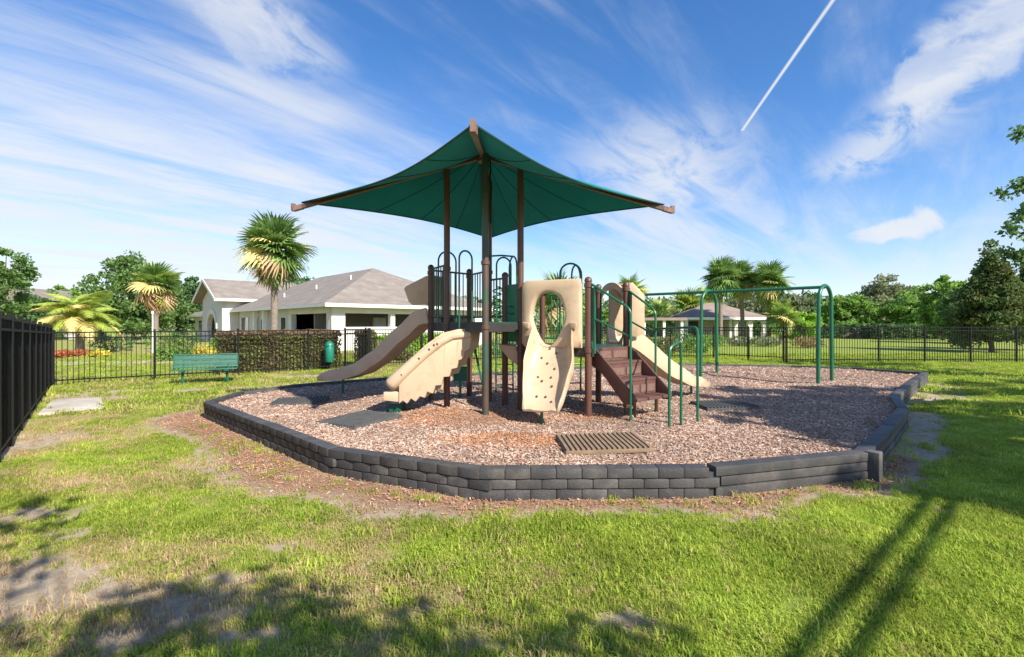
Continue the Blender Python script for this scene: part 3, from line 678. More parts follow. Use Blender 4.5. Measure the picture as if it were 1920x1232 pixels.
def ring_panel(x0, x1, z0, z1, hx, hz, ha, hb, th, name, m, N=44, rc=.07):
    outer, inner = [], []
    cxm, czm = hx, hz
    for k in range(N):
        a = 2 * math.pi * k / N; ca, sa = math.cos(a), math.sin(a); hbb = hb * (1.0 if sa > 0 else 1.12); haa = ha * (1.0 if sa > -.1 else (1 - .32 * min(1, -sa)))
        inner.append((cxm + haa * ca, czm + hbb * sa))
        tx = (x1 - cxm) / ca if ca > 1e-6 else ((x0 - cxm) / ca if ca < -1e-6 else 1e9)
        tz = (z1 - czm) / sa if sa > 1e-6 else ((z0 - czm) / sa if sa < -1e-6 else 1e9)
        t = min(tx, tz); outer.append((cxm + t * ca, czm + t * sa))
    b = MB(); rings = []
    def mk(pl, o, f): return [hoodpt(x + (cxm - x) * f, z + (czm - z) * f, o) for x, z in pl]
    def mixp(f, o): return [hoodpt(xo + (xi - xo) * f, zo + (zi - zo) * f, o) for (xo, zo), (xi, zi) in zip(outer, inner)]
    rings = [mixp(0, 0), mixp(0, th * .75), mixp(.12, th), mixp(.45, th * 1.12), mixp(.82, th * 1.3), mixp(.96, th * 1.15), mixp(1, th * .8), mixp(1, 0)]
    rings.append(rings[0]); b.loft(rings, caps=False); return b.build(name, m, play, ang=60)
ring_panel(.07, eL - .09, LO - .02, 2.44, eL * .46, LO + .48, .30, .43, .09, 'climber_hood', CREAM)
for x in (.13, eL - .26):
    b = MB(); pts = [hoodpt(x, 1.74, .10), hoodpt(x + .14, 1.72, .12), hoodpt(x + .11, 1.62, .10), hoodpt(x + .03, 1.64, .10)]; b.prism(pts, en * .09); b.build('hood_lip', CREAM, play, bevel=.02)
b = MB(); p = G(1015, 795, .2); b.tube([(p.x, p.y, .12), (p.x + .01, p.y + .03, .47)], .022, 8); b.build('chute_foot', GREEN, play)
# left climber with skirt
def dl(px): return 7.75 + (px - 720) / 165 * .30
sk = [(885, 617), (860, 617), (830, 624), (800, 645), (770, 672), (748, 694), (748, 757), (755, 751), (763, 757), (770, 747), (779, 753), (787, 743), (796, 746), (800, 734), (811, 738), (816, 723), (827, 722), (831, 707), (842, 706), (846, 692),
      (856, 690), (859, 676), (869, 672), (871, 659), (880, 655), (883, 640)]
back = Vector((.10, .50, 0))
b = MB(); b.prism([P(x, y, dl(x)) for x, y in sk], back.normalized() * .06); skn = b.build('climber_skirt', CREAM, play, bevel=.008)
b = MB(); b.prism([P(x, y, dl(x)) + back for x, y in sk], back.normalized() * .05); b.build('climber_skirt', CREAM, play, bevel=.008)
tp_ = [P(884, 626, dl(884)), P(850, 629, dl(850)), P(826, 640, dl(826)), P(796, 662, dl(796)), P(766, 688, dl(766)), P(746, 706, dl(746)), P(734, 718, dl(734))]
rings = []
for i, p in enumerate(tp_):
    t = (tp_[min(i + 1, 6)] - tp_[max(i - 1, 0)]).normalized(); sd = back.normalized(); up = sd.cross(t); up = up if up.z > 0 else -up
    hh = .085 + .045 * i / 6; ring = []
    for j in range(24):
        a = 2 * math.pi * j / 24; ca, sa = math.cos(a), math.sin(a)
        x = math.copysign(abs(ca) ** .5, ca) * .30; y = math.copysign(abs(sa) ** .7, sa) * hh
        dip = -.05 * max(0, 1 - (x / .2) ** 2) if sa > 0 else 0
        ring.append(p + sd * (.245 + x) + up * (y + dip))
    rings.append(ring)
def shrink(r_, f, off):
    c = sum(r_, Vector()) / len(r_); return [c + (v - c) * f + off for v in r_]
endd = (tp_[-1] - tp_[-2]).normalized()
rings += [shrink(rings[-1], .94, endd * .05), shrink(rings[-1], .72, endd * .10), shrink(rings[-1], .35, endd * .125)]
b = MB(); b.loft(rings); b.build('climber_body', CREAM, play, ang=55)
b = MB(); b.prism([P(719, 735, 7.78), P(748, 735, 7.82), P(748, 754, 7.82), P(719, 751, 7.78)], back * 1.05); b.build('climber_base', TAN, play, bevel=.012)
b = MB(); p = P(736, 760, 7.9); b.box((p.x + .03, p.y + .22, .22), (.20, .34, .30)); b.build('climber_foot', GMIX, play)
for x, y in ((807, 655), (816, 647), (788, 672), (755, 703), (822, 645)):
    p = P(x, y, dl(x)) - back.normalized() * .062; h = MB(); h.prism([p + Vector((.018 * math.cos(a * .785), 0, .022 * math.sin(a * .785))) for a in range(8)], (0, .03, 0)); h.build('handhold', BOLT, skn)
for x, y0, y1 in ((834, 634, 690), (858, 640, 668), (872, 628, 655)):
    h = MB(); h.prism([P(x, y0, dl(x) - .006), P(x + 2, y0, dl(x) - .006), P(x - 1, y1, dl(x) - .006), P(x - 3, y1, dl(x) - .006)], (0, .02, 0)); h.build('groove', TAN, skn)
# long slide on the left
s0, s1 = Vector((-1.52, 9.28, 0)), Vector((-4.02, 10.25, 0)); path, wd, wl_ = [], [], []
for k in range(25):
    s_ = k / 24; q = s0 + (s1 - s0) * s_; z = interp([(0, 1.76), (.07, 1.74), (.2, 1.46), (.45, .95), (.62, .70), (.8, .57), (1, .54)], s_)
    path.append((q.x, q.y, z)); wd.append(.46); wl_.append(interp([(0, .26), (.1, .24), (.85, .20), (.95, .14), (1, .05)], s_))
chute('slide_chute', path, wd, wl_, TAN, s1 - s0, th=.04)
sn = Vector(((s1 - s0).y, -(s1 - s0).x, 0)).normalized(); sn = sn if sn.y > 0 else -sn
ho = [(757, 541), (762, 536), (797, 518), (807, 515), (807, 571), (773, 572), (766, 566)]
b = MB(); b.prism([P(x, y, 9.15) for x, y in ho], sn * .045)
hood = b.build('slide_hood', TAN, play, bevel=.012)
b = MB(); b.prism([P(x, y, 9.15) + sn * .56 for x, y in ho], sn * .045); b.build('hood_side', TAN, hood, bevel=.012)
b = MB(); b.prism([P(757, 541, 9.15) + sn * .045, P(762, 536, 9.15) + sn * .045, P(807, 515, 9.15) + sn * .045, P(807, 519, 9.15) + sn * .045, P(764, 541, 9.15) + sn * .045], sn * .514); b.build('hood_top', TAN, hood)
b = MB(); p = G(643, 738, .2); b.tube([(p.x, p.y, .1), (p.x, p.y, .56)], .026, 8); b.build('chute_foot', GREEN, play)
# right slide, with hood
s0, s1 = Vector((1.93, 8.98, 0)), Vector((3.98, 10.05, 0)); path, wd, wl_ = [], [], []
for k in range(21):
    s_ = k / 20; q = s0 + (s1 - s0) * s_; z = interp([(0, 1.36), (.08, 1.34), (.6, .66), (.8, .48), (1, .44)], s_); path.append((q.x, q.y, z)); wd.append(.44); wl_.append(interp([(0, .30), (.55, .24), (.9, .15), (1, .05)], s_))
chute('slide_chute', path, wd, wl_, CREAM, s1 - s0, th=.04)
sn = Vector(((s1 - s0).y, -(s1 - s0).x, 0)).normalized(); sn = sn if sn.y > 0 else -sn
hp = [(1180, 533), (1186, 529), (1209, 553), (1209, 625), (1194, 632), (1180, 630)]
b = MB(); b.prism([P(x, y, 8.78) for x, y in hp], sn * .045); hood = b.build('slide_hood', CREAM, play, bevel=.012)
b = MB(); b.prism([P(x, y, 8.78) + sn * .56 for x, y in hp], sn * .045); b.build('hood_side', CREAM, hood, bevel=.012)
b = MB(); b.prism([P(x, y, 8.78) + sn * .045 for x, y in ((1180, 533), (1186, 529), (1209, 553), (1207, 557), (1186, 537))], sn * .514); b.build('hood_top', TAN, hood)
pe, qe = PT['BR'], PT['PS'] + (PT['BR'] - PT['PS']) * .06
arch = []
for k in range(13): a = math.pi * k / 12; q = (pe + qe) / 2 + (pe - qe) * .43 * math.cos(a); arch.append(Vector((q.x, q.y, 2.12 + .24 * math.sin(a))))
b = MB(); outer = [v + Vector((0, 0, .12)) if 1 < i < 11 else v + (v - Vector(((pe + qe) / 2)[:])).normalized() * .02 + Vector((0, 0, .06)) for i, v in enumerate(arch)]
b.prism(arch + outer[::-1], (.04, .03, 0)); b.build('hood_arch', TAN, play)
b = MB(); q = P(1296, 722, 9.95); b.tube([(q.x, q.y, .1), (q.x, q.y, .45)], .025, 8); b.build('chute_foot', GREEN, play)
# stairs
E0 = (PT['FR'] + PT['PS']) / 2 + Vector((.02, .02, 0)); ev = Vector((.8, .6, 0)); sv = Vector((ev.y, -ev.x, 0)); rz = math.atan2(ev.y, ev.x)
st = None
for k in (1, 2, 3):
    c = E0 + sv * (.20 + .29 * (k - 1)); z = LO - .262 * k
    b = MB(); b.box((c.x, c.y, z), (.86, .31, .045), rz); tr = b.build('stair_tread', STAIR, play, bevel=.008)
    c2 = c + sv * -.15
    if k < 3 or True:
        r_ = MB(); r_.box((c2.x, c2.y, z + .135), (.84, .016, .215), rz); ri = r_.build('stair_riser', STAIR, tr)
        for s_ in (-.21, .21):
            v = MB(); q = c2 + sv * .012 + ev * s_; v.box((q.x, q.y, z + .12), (.36, .012, .12), rz); v.build('riser_panel', mat('dusty riser panel', (.17, .095, .07), .7, .2, 20, .2, 90), tr)
for s_ in (-.47, .44):
    o_ = E0 + ev * s_; prof = [(0, LO), (.10, LO - .02), (.40, LO - .27), (.92, LO - .72), (.92, LO - .86), (.70, LO - .86), (.34, LO - .50), (.22, LO - .40), (0, LO - .30)]
    b = MB(); b.prism([o_ + sv * x + Vector((0, 0, z)) for x, z in prof], ev * .03); b.build('stair_stringer', STAIR, play, bevel=.006)
for x, y in ((1172, 779), (1232, 772), (1190, 783)):
    p = G(x, y, .22); b = MB(); b.tube([(p.x, p.y, .1), (p.x, p.y, .56)], .024, 8); b.build('stair_leg', BROWN, play)
def rail(pts, r=.019, m=GREEN, name='handrail'):
    P_ = [Vector(p) for p in pts]; out = [P_[0]]
    for i in range(1, len(P_) - 1):
        a, c, d = P_[i - 1], P_[i], P_[i + 1]; rr = min(.10, (c - a).length * .45, (d - c).length * .45); p0 = c + (a - c).normalized() * rr; p1 = c + (d - c).normalized() * rr
        for k in range(6): t = k / 5; out.append(p0 * (1 - t) ** 2 + c * 2 * t * (1 - t) + p1 * t * t)
    out.append(P_[-1]); b = MB(); b.tube(out, r, 9); return b.build(name, m, play)
for foot, start, zt, ze in ((Vector((1.80, 7.20, 0)), PT['FR'], 2.36, 1.93), (Vector((2.45, 8.10, 0)), PT['PS'], 2.32, 1.93)):
    rail([(start.x, start.y, zt), (start.x + (foot.x - start.x) * .06, start.y + (foot.y - start.y) * .06, zt), (foot.x, foot.y, ze), (foot.x, foot.y, .1)])
    rail([(start.x, start.y, zt - .52), (foot.x, foot.y, ze - .42)], .016)
    for s_ in (.035, .16):
        q = start + (foot - start) * s_; b = MB(); b.tube([(q.x, q.y, LO - .1), (q.x, q.y, zt - .06)], .02, 8); b.build('rail_upright', GREEN, play)
    q = start + (foot - start) * .10; b = MB(); b.box((q.x, q.y, LO + .53), (.012, .13, .86), math.atan2((foot - start).y, (foot - start).x) + R(90)); b.build('rail_panel', GMIX, play)
g1, g2, g3 = G(1255, 803, .22), G(1277, 798, .22), G(1308, 793, .22)
rail([(2.45, 8.10, 1.62), (g3.x, g3.y + .0, 1.66), (g3.x, g3.y, .1)], .02)
rail([(g1.x, g1.y, .1), (g1.x, g1.y, 1.37), (g2.x, g2.y, 1.46), (g2.x, g2.y, .1)], .02)
# shade canopy: four mesh panels between straight arms
can = MB(); order = ['near', 'right', 'far', 'left']; tips = [PEAK + (TIPS[k] - PEAK) * .955 for k in order]; NU, NV = 14, 20
fabric_edges = []
for i in range(4):
    A, Bp = tips[i], tips[(i + 1) % 4]; M_ = (A + Bp) / 2; vs = []; ed = []
    for v in range(NV + 1):
        t = v / NV; e_ = A.lerp(Bp, t); bow = 4 * t * (1 - t); e_ = e_ + (Vector((PEAK.x, PEAK.y, e_.z + .10)) - e_) * (.165 * bow)
        ed.append(e_)
        for u_ in range(NU + 1):
            s_ = u_ / NU; p = PEAK.lerp(e_, s_); sag = -.10 * bow * 4 * s_ * (1 - s_) * .9; vs.append(p + Vector((0, 0, sag + .045)))
    fs = [(v * (NU + 1) + u_, v * (NU + 1) + u_ + 1, (v + 1) * (NU + 1) + u_ + 1, (v + 1) * (NU + 1) + u_) for v in range(NV) for u_ in range(NU)]
    can.add(vs, fs); fabric_edges.append([p + Vector((0, 0, .045)) for p in ed])
bmv = MB(); bmv.v, bmv.f = can.v, can.f
me = bpy.data.meshes.new('shade_canopy'); rl = root_loc(play); me.from_pydata([tuple(Vector(v) - rl) for v in can.v], [], can.f)
bm_ = bmesh.new(); bm_.from_mesh(me); bmesh.ops.remove_doubles(bm_, verts=bm_.verts, dist=.002); bmesh.ops.recalc_face_normals(bm_, faces=bm_.faces); bm_.to_mesh(me); bm_.free()
me.polygons.foreach_set('use_smooth', [True] * len(me.polygons)); me.set_sharp_from_angle(angle=R(14)); me.materials.append(FABRIC)
cano = bpy.data.objects.new('shade_canopy', me); COL.objects.link(cano); cano.parent = play
for i in range(4):
    for v_ in (5, 10, 15):
        ln = [Vector(can.v[i * (NU + 1) * (NV + 1) + v_ * (NU + 1) + u_]) - Vector((0, 0, .006)) for u_ in range(1, NU + 1)]
        b = MB(); b.tube(ln, .005, 5); b.build('seam', mat('dark stitched seam', (.006, .06, .065), .9), cano)
for ed in fabric_edges: b = MB(); b.tube(ed, .014, 6); b.build('hem', mat('dark green hem', (.008, .06, .05), .8), cano)
for k in order:
    b = MB(); t = (TIPS[k] - PEAK).normalized(); a = PEAK - Vector((0, 0, .03)); b.bar(a, TIPS[k] - t * .02 - Vector((0, 0, .03)), .075, .07); ar = b.build('canopy_arm', BROWN, play)
    b = MB(); b.bar(PEAK + (TIPS[k] - PEAK) * .952 - Vector((0, 0, .03)), TIPS[k] - Vector((0, 0, .03)), .084, .08); b.box(TIPS[k] - Vector((0, 0, .0)), (.06, .06, .13)); b.build('arm_end', RUST, ar)
b = MB(); b.lathe((PEAK.x, PEAK.y, 0), [(.10, PEAK.z - .13), (.12, PEAK.z - .1), (.12, PEAK.z + .01), (.05, PEAK.z + .06)], 12); b.build('canopy_hub', BROWN, play)
b = MB(); f_ = PT['F']; b.tube([(f_.x + .07, f_.y + .02, 4.36), (f_.x + .09, f_.y, 4.2), (f_.x + .07, f_.y, 4.05), (f_.x + .10, f_.y, 3.9), (f_.x + .08, f_.y, 3.7), (f_.x + .085, f_.y, 3.32)], .014, 6); b.build('tie_rope', FBLACK, play)
# ------------------------------------------------------------------ swing frame
SWA = [Vector((8.08, 12.25, 0)), Vector((5.86, 14.12, 0)), Vector((3.64, 15.99, 0))]
swing = thing('swing_set', 'empty green arched swing frame on the mulch', 'swing set', (5.86, 14.12, MZ))
sb = (SWA[2] - SWA[0]).normalized(); sp_ = Vector((.80, .60, 0)); ZB = 2.66
b = MB(); b.tube([SWA[0] + Vector((0, 0, ZB)), SWA[2] + Vector((0, 0, ZB))], .042, 12); b.build('beam', GREEN, swing)
for c in SWA:
    pts = [c - sp_ * .44 + Vector((0, 0, .05)), c - sp_ * .40 + Vector((0, 0, 2.2))]
    for k in range(1, 12): a = math.pi * k / 12; pts.append(c - sp_ * .40 * math.cos(a) + Vector((0, 0, 2.28 + (ZB + .04 - 2.28) * math.sin(a))))
    pts += [c + sp_ * .40 + Vector((0, 0, 2.2)), c + sp_ * .44 + Vector((0, 0, .05))]
    b = MB(); b.tube(pts, .046, 12); b.build('arch_leg', GREEN, swing)
for bay in range(2):
    for s_ in (.17, .33, .67, .83):
        q = SWA[bay].lerp(SWA[bay + 1], s_); b = MB(); b.tube([(q.x, q.y, ZB - .04), (q.x, q.y, ZB - .12)], .02, 8); b.tube([(q.x, q.y, ZB - .12), (q.x + .005, q.y, ZB - .30)], .009, 6); b.build('hanger', GMIX, swing)
# ------------------------------------------------------------------ wear mats
def wear_mat(label, c, sx, sy, rot, m, ridge=True, tilt=(0, 0)):
    t = thing('wear_mat', label, 'mat', (0, 0, 0), 'rubber wear mats at slide exits')
    b = MB(); b.box((0, 0, -.008), (sx, sy, .045)); b.build('mat_base', m, t, bevel=.01)
    if ridge:
        n = int(sx / .06); rb = MB(); rb.box((0, 0, 0), (.034, sy * .96, .022)); rm = rb.mesh('rib', m)
        for k in range(n): inst('rib', rm, t, (-sx / 2 + (k + .5) * sx / n, 0, .023))
    t.location = c; t.rotation_euler = (tilt[0], tilt[1], rot); return t
def mz(x, y): return float(mulch_h(np.array([x]), np.array([y]))[0])
for lab, x, y, sx, sy, ro, m in (('brown ribbed rubber mat on the mulch nearest the front wall', 1.09, 5.77, 1.02, .74, R(4), RUBBERTAN), ('grey rubber mat below the scalloped cream climber', -2.36, 7.36, .84, 1.0, R(-29), RUBBER),
                       ('dark rubber mat at the foot of the long tan slide', -3.98, 8.95, .95, .62, R(12), RUBBER), ('dark rubber mat in tree shade right of the stairs', 3.79, 8.5, .95, .66, R(5), RUBBER)):
    wear_mat(lab, (x, y, mz(x, y) + .03), sx, sy, ro, m, tilt=(R(1.2), R(-1)))
# ------------------------------------------------------------------ fences
def fence(name, label, p0, p1, h0, h1, post_sp=2.3, pick_sp=.115, group=None, screen=False, cat='fence', lift=.06):
    p0, p1 = Vector((*p0, 0)), Vector((*p1, 0)); t = (p1 - p0); L = t.length; t.normalize(); ang = math.atan2(t.y, t.x)
    root = thing(name, label, cat, p0, group); hh = lambda s_: h0 + (h1 - h0) * s_ / L
    npo = max(1, round(L / post_sp))
    for k in range(npo + 1):
        s_ = L * k / npo; q = p0 + t * s_; b = MB(); H = hh(s_) + .03; b.box((q.x, q.y, H / 2 - .05), (.055, .055, H + .1), ang); b.box((q.x, q.y, H + .012), (.066, .066, .024), ang); b.build('post', FBLACK, root)
    for fz in (lambda s_: hh(s_) - .02, lambda s_: hh(s_) - .17, lambda s_: lift + .09):
        b = MB(); b.bar(p0 + Vector((0, 0, fz(0))), p1 + Vector((0, 0, fz(L))), .03, .034); b.build('rail', FBLACK, root)
    n = int(L / pick_sp); b = MB(); b.box((0, 0, .5), (.017, .017, 1.0)); pm = b.mesh('picket', FBLACK, smooth=False)
    for k in range(n):
        s_ = (k + .5) * L / n; q = p0 + t * s_
        inst('picket', pm, root, (q.x, q.y, lift), (0, 0, ang), (1, 1, hh(s_) - lift - .005))
    if screen:
        sm = bpy.data.materials.new('black windscreen mesh'); sm.use_nodes = True; nt = sm.node_tree; bs = nt.nodes['Principled BSDF']; bs.inputs['Base Color'].default_value = (.014, .015, .018, 1); bs.inputs['Roughness'].default_value = .7
        tr = nt.nodes.new('ShaderNodeBsdfTransparent'); ms = nt.nodes.new('ShaderNodeMixShader'); ms.inputs[0].default_value = .74
        nt.links.new(tr.outputs[0], ms.inputs[1]); nt.links.new(bs.outputs[0], ms.inputs[2]); nt.links.new(ms.outputs[0], nt.nodes['Material Output'].inputs[0])
        no = Vector((-t.y, t.x, 0)) * .03
        for k in range(npo):
            a, c = L * k / npo + .04, L * (k + 1) / npo - .04; qa, qc = p0 + t * a + no, p0 + t * c + no
            b = MB(); b.prism([(qa.x, qa.y, lift + .1), (qc.x, qc.y, lift + .1), (qc.x, qc.y, hh(c) - .17), (qa.x, qa.y, hh(a) - .17)], no.normalized() * .004); b.build('screen_panel', sm, root, smooth=False)
    return root
fence('screened_fence', 'black picket fence with dark screening running along the left edge', (-3.8, 3.0), (-12.62, 13.0), 1.88, 1.63, 1.25, .13, screen=True)
fence('picket_fence', 'black metal picket fence behind the green bench', (-12.60, 13.04), (-5.6, 18.5), 1.49, 1.50, 2.2, .115, 'black picket fence runs')
fence('picket_fence', 'black picket fence run behind the play structure', (-5.55, 18.54), (1.5, 23.8), 1.5, 1.5, 2.2, .115, 'black picket fence runs')
fence('picket_fence', 'dark picket fence in front of the small rosy roofed pavilion', (1.56, 23.8), (9.95, 23.4), 1.55, 1.55, 2.1, .115, 'black picket fence runs')
fence('picket_fence', 'black picket fence across the lawn right of the swing frame', (12.1, 20.95), (26.5, 21.1), 1.58, 1.60, 2.05, .115, 'black picket fence runs')
fence('fence_gate', 'black picket gate left of the right hand fence', (10.05, 23.35), (12.05, 21.05), 1.56, 1.56, 1.5, .115, cat='gate', lift=.14)
fence('fence_gate', 'black gate set at the right end of the clipped hedge', (-6.35, 18.05), (-5.72, 18.56), 1.52, 1.52, .8, .06, cat='gate')
# ------------------------------------------------------------------ bench, bin
bench = thing('park_bench', 'green perforated metal bench on two pedestals before the fence', 'bench', (0, 0, 0))
def pan(x0, x1, prof, m, name, th=.018):
    b = MB(); up = [Vector((x0, y, z)) for y, z in prof]; n_ = len(prof); ring = prof + [(y + .002, z - th) if i in (0,) else (y, z - th) for i, (y, z) in list(enumerate(prof))[::-1]]
    b.prism([(x0, y, z) for y, z in ring], (x1 - x0, 0, 0)); return b.build(name, m, bench)
def perf(name, m=BENCH):
    mm = bpy.data.materials.new(name); mm.use_nodes = True; nt = mm.node_tree; bs = nt.nodes['Principled BSDF']; bs.inputs['Base Color'].default_value = (.009, .105, .062, 1); bs.inputs['Roughness'].default_value = .4
    tr = nt.nodes.new('ShaderNodeBsdfTransparent'); ms = nt.nodes.new('ShaderNodeMixShader'); vo = nt.nodes.new('ShaderNodeTexVoronoi'); vo.inputs['Scale'].default_value = 28; vo.inputs['Randomness'].default_value = .15
    tcn = nt.nodes.new('ShaderNodeTexCoord'); nt.links.new(tcn.outputs['Object'], vo.inputs['Vector']); cp = nt.nodes.new('ShaderNodeMath'); cp.operation = 'GREATER_THAN'; cp.inputs[1].default_value = .40; nt.links.new(vo.outputs['Distance'], cp.inputs[0])
    nt.links.new(cp.outputs[0], ms.inputs[0]); nt.links.new(tr.outputs[0], ms.inputs[1]); nt.links.new(bs.outputs[0], ms.inputs[2]); nt.links.new(ms.outputs[0], nt.nodes['Material Output'].inputs[0]); return mm
PERF = perf('perforated green sheet')
b = MB(); b.prism([(-.88, y, z) for y, z in ((-.22, .43), (-.2, .45), (.2, .43), (.22, .45), (.22, .435), (.2, .415), (-.2, .435))], (1.76, 0, 0)); b.build('seat', PERF, bench)
b = MB(); b.prism([(-.88, y, z) for y, z in ((.20, .50), (.29, .84), (.305, .84), (.215, .50))], (1.76, 0, 0)); b.build('backrest', PERF, bench)
for y, z in ((-.225, .44), (.21, .49), (.30, .85)): b = MB(); b.tube([(-.9, y, z), (.9, y, z)], .017, 8); b.build('edge_tube', BENCH, bench)
for x in (-.9, .9): b = MB(); b.tube([(x, .30, .85), (x, .21, .49), (x, .2, .44), (x, -.225, .44)], .017, 8); b.build('end_tube', BENCH, bench)
for x in (-.62, .62):
    b = MB(); b.tube([(x, 0, -.02), (x, 0, .42)], .038, 10); b.bar((x, -.24, .405), (x, .24, .405), .12, .035); b.tube([(x, .1, .39), (x, .26, .62), (x, .315, .80)], .02, 8); b.box((x, 0, .004), (.16, .16, .02)); b.build('pedestal', BENCH, bench)
bench.location = (-8.72, 13.5, 0); bench.rotation_euler = (0, 0, R(26)); bench.scale = (.87, .95, .97)
tcn_ = thing('trash_bin', 'green domed bin on a post before the hedge', 'bin', (-6.75, 17.55, 0))
b = MB(); b.lathe((-6.75, 17.55, 0), [(.13, .30), (.16, .34), (.16, .86), (.14, .9)], 16); b.build('bin_body', TEAL, tcn_)
b = MB(); b.lathe((-6.75, 17.55, 0), [(.17, .9), (.16, .97), (.12, 1.03), (.05, 1.07), (.02, 1.09)], 16); b.build('lid', TEAL, tcn_)
b = MB(); b.tube([(-6.75, 17.55, -.05), (-6.75, 17.55, .31)], .035, 8); b.build('post', FBLACK, tcn_)
# ------------------------------------------------------------------ clubhouse
U = Vector((.707, .707, 0)); Vv = Vector((-.707, .707, 0)); HC = Vector((-11.4, 29.0, 0))
def H(u_, v_, z=0.0): return HC + U * u_ + Vv * v_ + Vector((0, 0, z))
HRZ = R(45)
house = thing('clubhouse', 'white stucco clubhouse with brown hipped roof and arched entry gable', 'building', tuple(H(7, 12)))
def hbox(b, u0, u1, v0, v1, z0, z1):
    c = H((u0 + u1) / 2, (v0 + v1) / 2, (z0 + z1) / 2); return b.box(c, (u1 - u0, v1 - v0, z1 - z0), HRZ)
def hipped(name, u0, u1, v0, v1, ze, zr, parent, m, along='v', th=.16):
    if along == 'v': hw = (u1 - u0) / 2; um = (u0 + u1) / 2; r0, r1 = H(um, v0 + hw, zr), H(um, v1 - hw, zr)
    else: hw = (v1 - v0) / 2; vm = (v0 + v1) / 2; r0, r1 = H(u0 + hw, vm, zr), H(u1 - hw, vm, zr)
    c = [H(u0, v0, ze), H(u1, v0, ze), H(u1, v1, ze), H(u0, v1, ze)]; b = MB()
    lo = [p - Vector((0, 0, th)) for p in c]
    vs = c + [r0, r1] + lo
    if along == 'v': fs = [(0, 1, 4), (1, 2, 5, 4), (2, 3, 5), (3, 0, 4, 5)]
    else: fs = [(0, 1, 5, 4), (1, 2, 5), (2, 3, 4, 5), (3, 0, 4)]
    fs += [(6, 9, 8, 7), (0, 6, 7, 1), (1, 7, 8, 2), (2, 8, 9, 3), (3, 9, 6, 0)]
    b.add(vs, fs); o = b.build(name, m, parent, smooth=False)
    f = MB()
    for i in range(4):
        a, d = c[i], c[(i + 1) % 4]; t = (d - a).normalized(); f.bar(a - t * .03 - Vector((0, 0, .12)), d + t * .03 - Vector((0, 0, .12)), .05, .22)
    f.build('fascia', TRIM, o); return o
mr_ = hipped('roof', 0, 14.2, 0, 24.5, 3.02, 6.3, house, ROOF)
for u_, v_ in ((3.2, 9.0), (2.0, 12.5), (4.6, 6.0)):
    q = H(u_, v_, 3.02 + 3.28 * u_ / 7.1); b = MB(); b.tube([q - Vector((0, 0, .1)), q + Vector((0, 0, .32))], .06, 8); b.build('vent_pipe', TRIM, mr_)
# open loggia at the near corner: piers, beams, low walls, inner walls
b = MB(); hbox(b, .75, 13.4, .72, 1.02, 2.42, 2.84); b.build('beam', WHITE, house, smooth=False)
b = MB(); hbox(b, .72, 1.02, 1.03, 8.0, 2.42, 2.84); b.build('beam', WHITE, house, smooth=False)
for u0, u1 in ((.70, 1.6), (4.9, 5.25), (8.6, 8.95), (12.6, 13.45)): b = MB(); hbox(b, u0, u1, .69, 1.05, 0, 2.415); b.build('pier', WHITE, house, smooth=False)
for v0, v1 in ((1.06, 1.45), (7.4, 8.02)): b = MB(); hbox(b, .69, 1.05, v0, v1, 0, 2.415); b.build('pier', WHITE, house, smooth=False)
for u0, u1 in ((1.6, 4.9), (5.25, 8.6), (8.95, 12.6)): b = MB(); hbox(b, u0, u1, .74, 1.0, 0, 1.52); b.build('low_wall', WHITE, house, smooth=False)
b = MB(); hbox(b, .74, 1.0, 1.45, 7.4, 0, 1.30); b.build('low_wall', WHITE, house, smooth=False)
b = MB(); hbox(b, 1.1, 13.3, 4.2, 4.4, 0, 2.84); b.build('inner_wall', DARKIN, house, smooth=False)
b = MB(); hbox(b, 5.4, 6.4, 3.9, 4.15, .0, 2.2); b.build('door', WHITE, house, smooth=False)
b = MB(); hbox(b, 4.8, 5.0, 4.5, 8.0, 0, 2.84); b.build('inner_wall', DARKIN, house, smooth=False)
b = MB(); hbox(b, .9, 13.3, .9, 8.0, 2.85, 2.87); b.build('ceiling', DARKIN, house, smooth=False)
# long side wall facing left, with windows
b = MB(); hbox(b, .75, 1.05, 8.05, 20.2, 0, 2.84); b.build('wall', STUCCO2, house, smooth=False)
b = MB(); hbox(b, 13.1, 13.4, 1.1, 23.8, 0, 2.84); b.build('wall', STUCCO2, house, smooth=False)
b = MB(); hbox(b, 1.1, 13.0, 23.5, 23.8, 0, 2.84); b.build('wall', STUCCO2, house, smooth=False)
for v0, v1, z0, z1 in ((8.6, 9.4, 1.0, 2.2), (10.3, 11.0, 1.3, 2.1), (13.2, 14.0, .3, 2.1), (15.0, 16.0, .9, 2.2), (17.3, 19.3, .2, 2.3)):
    b = MB(); hbox(b, .70, .748, v0 - .08, v1 + .08, z0 - .08, z1 + .08); wf = b.build('window', TRIM, house, smooth=False)
    b = MB(); hbox(b, .66, .698, v0, v1, z0, z1); b.build('pane', GLASS, wf, smooth=False)
for v_ in (12.3, 14.6): b = MB(); hbox(b, .3, .55, v_, v_ + .25, 0, 2.8); b.build('porch_post', TRIM, house, smooth=False)
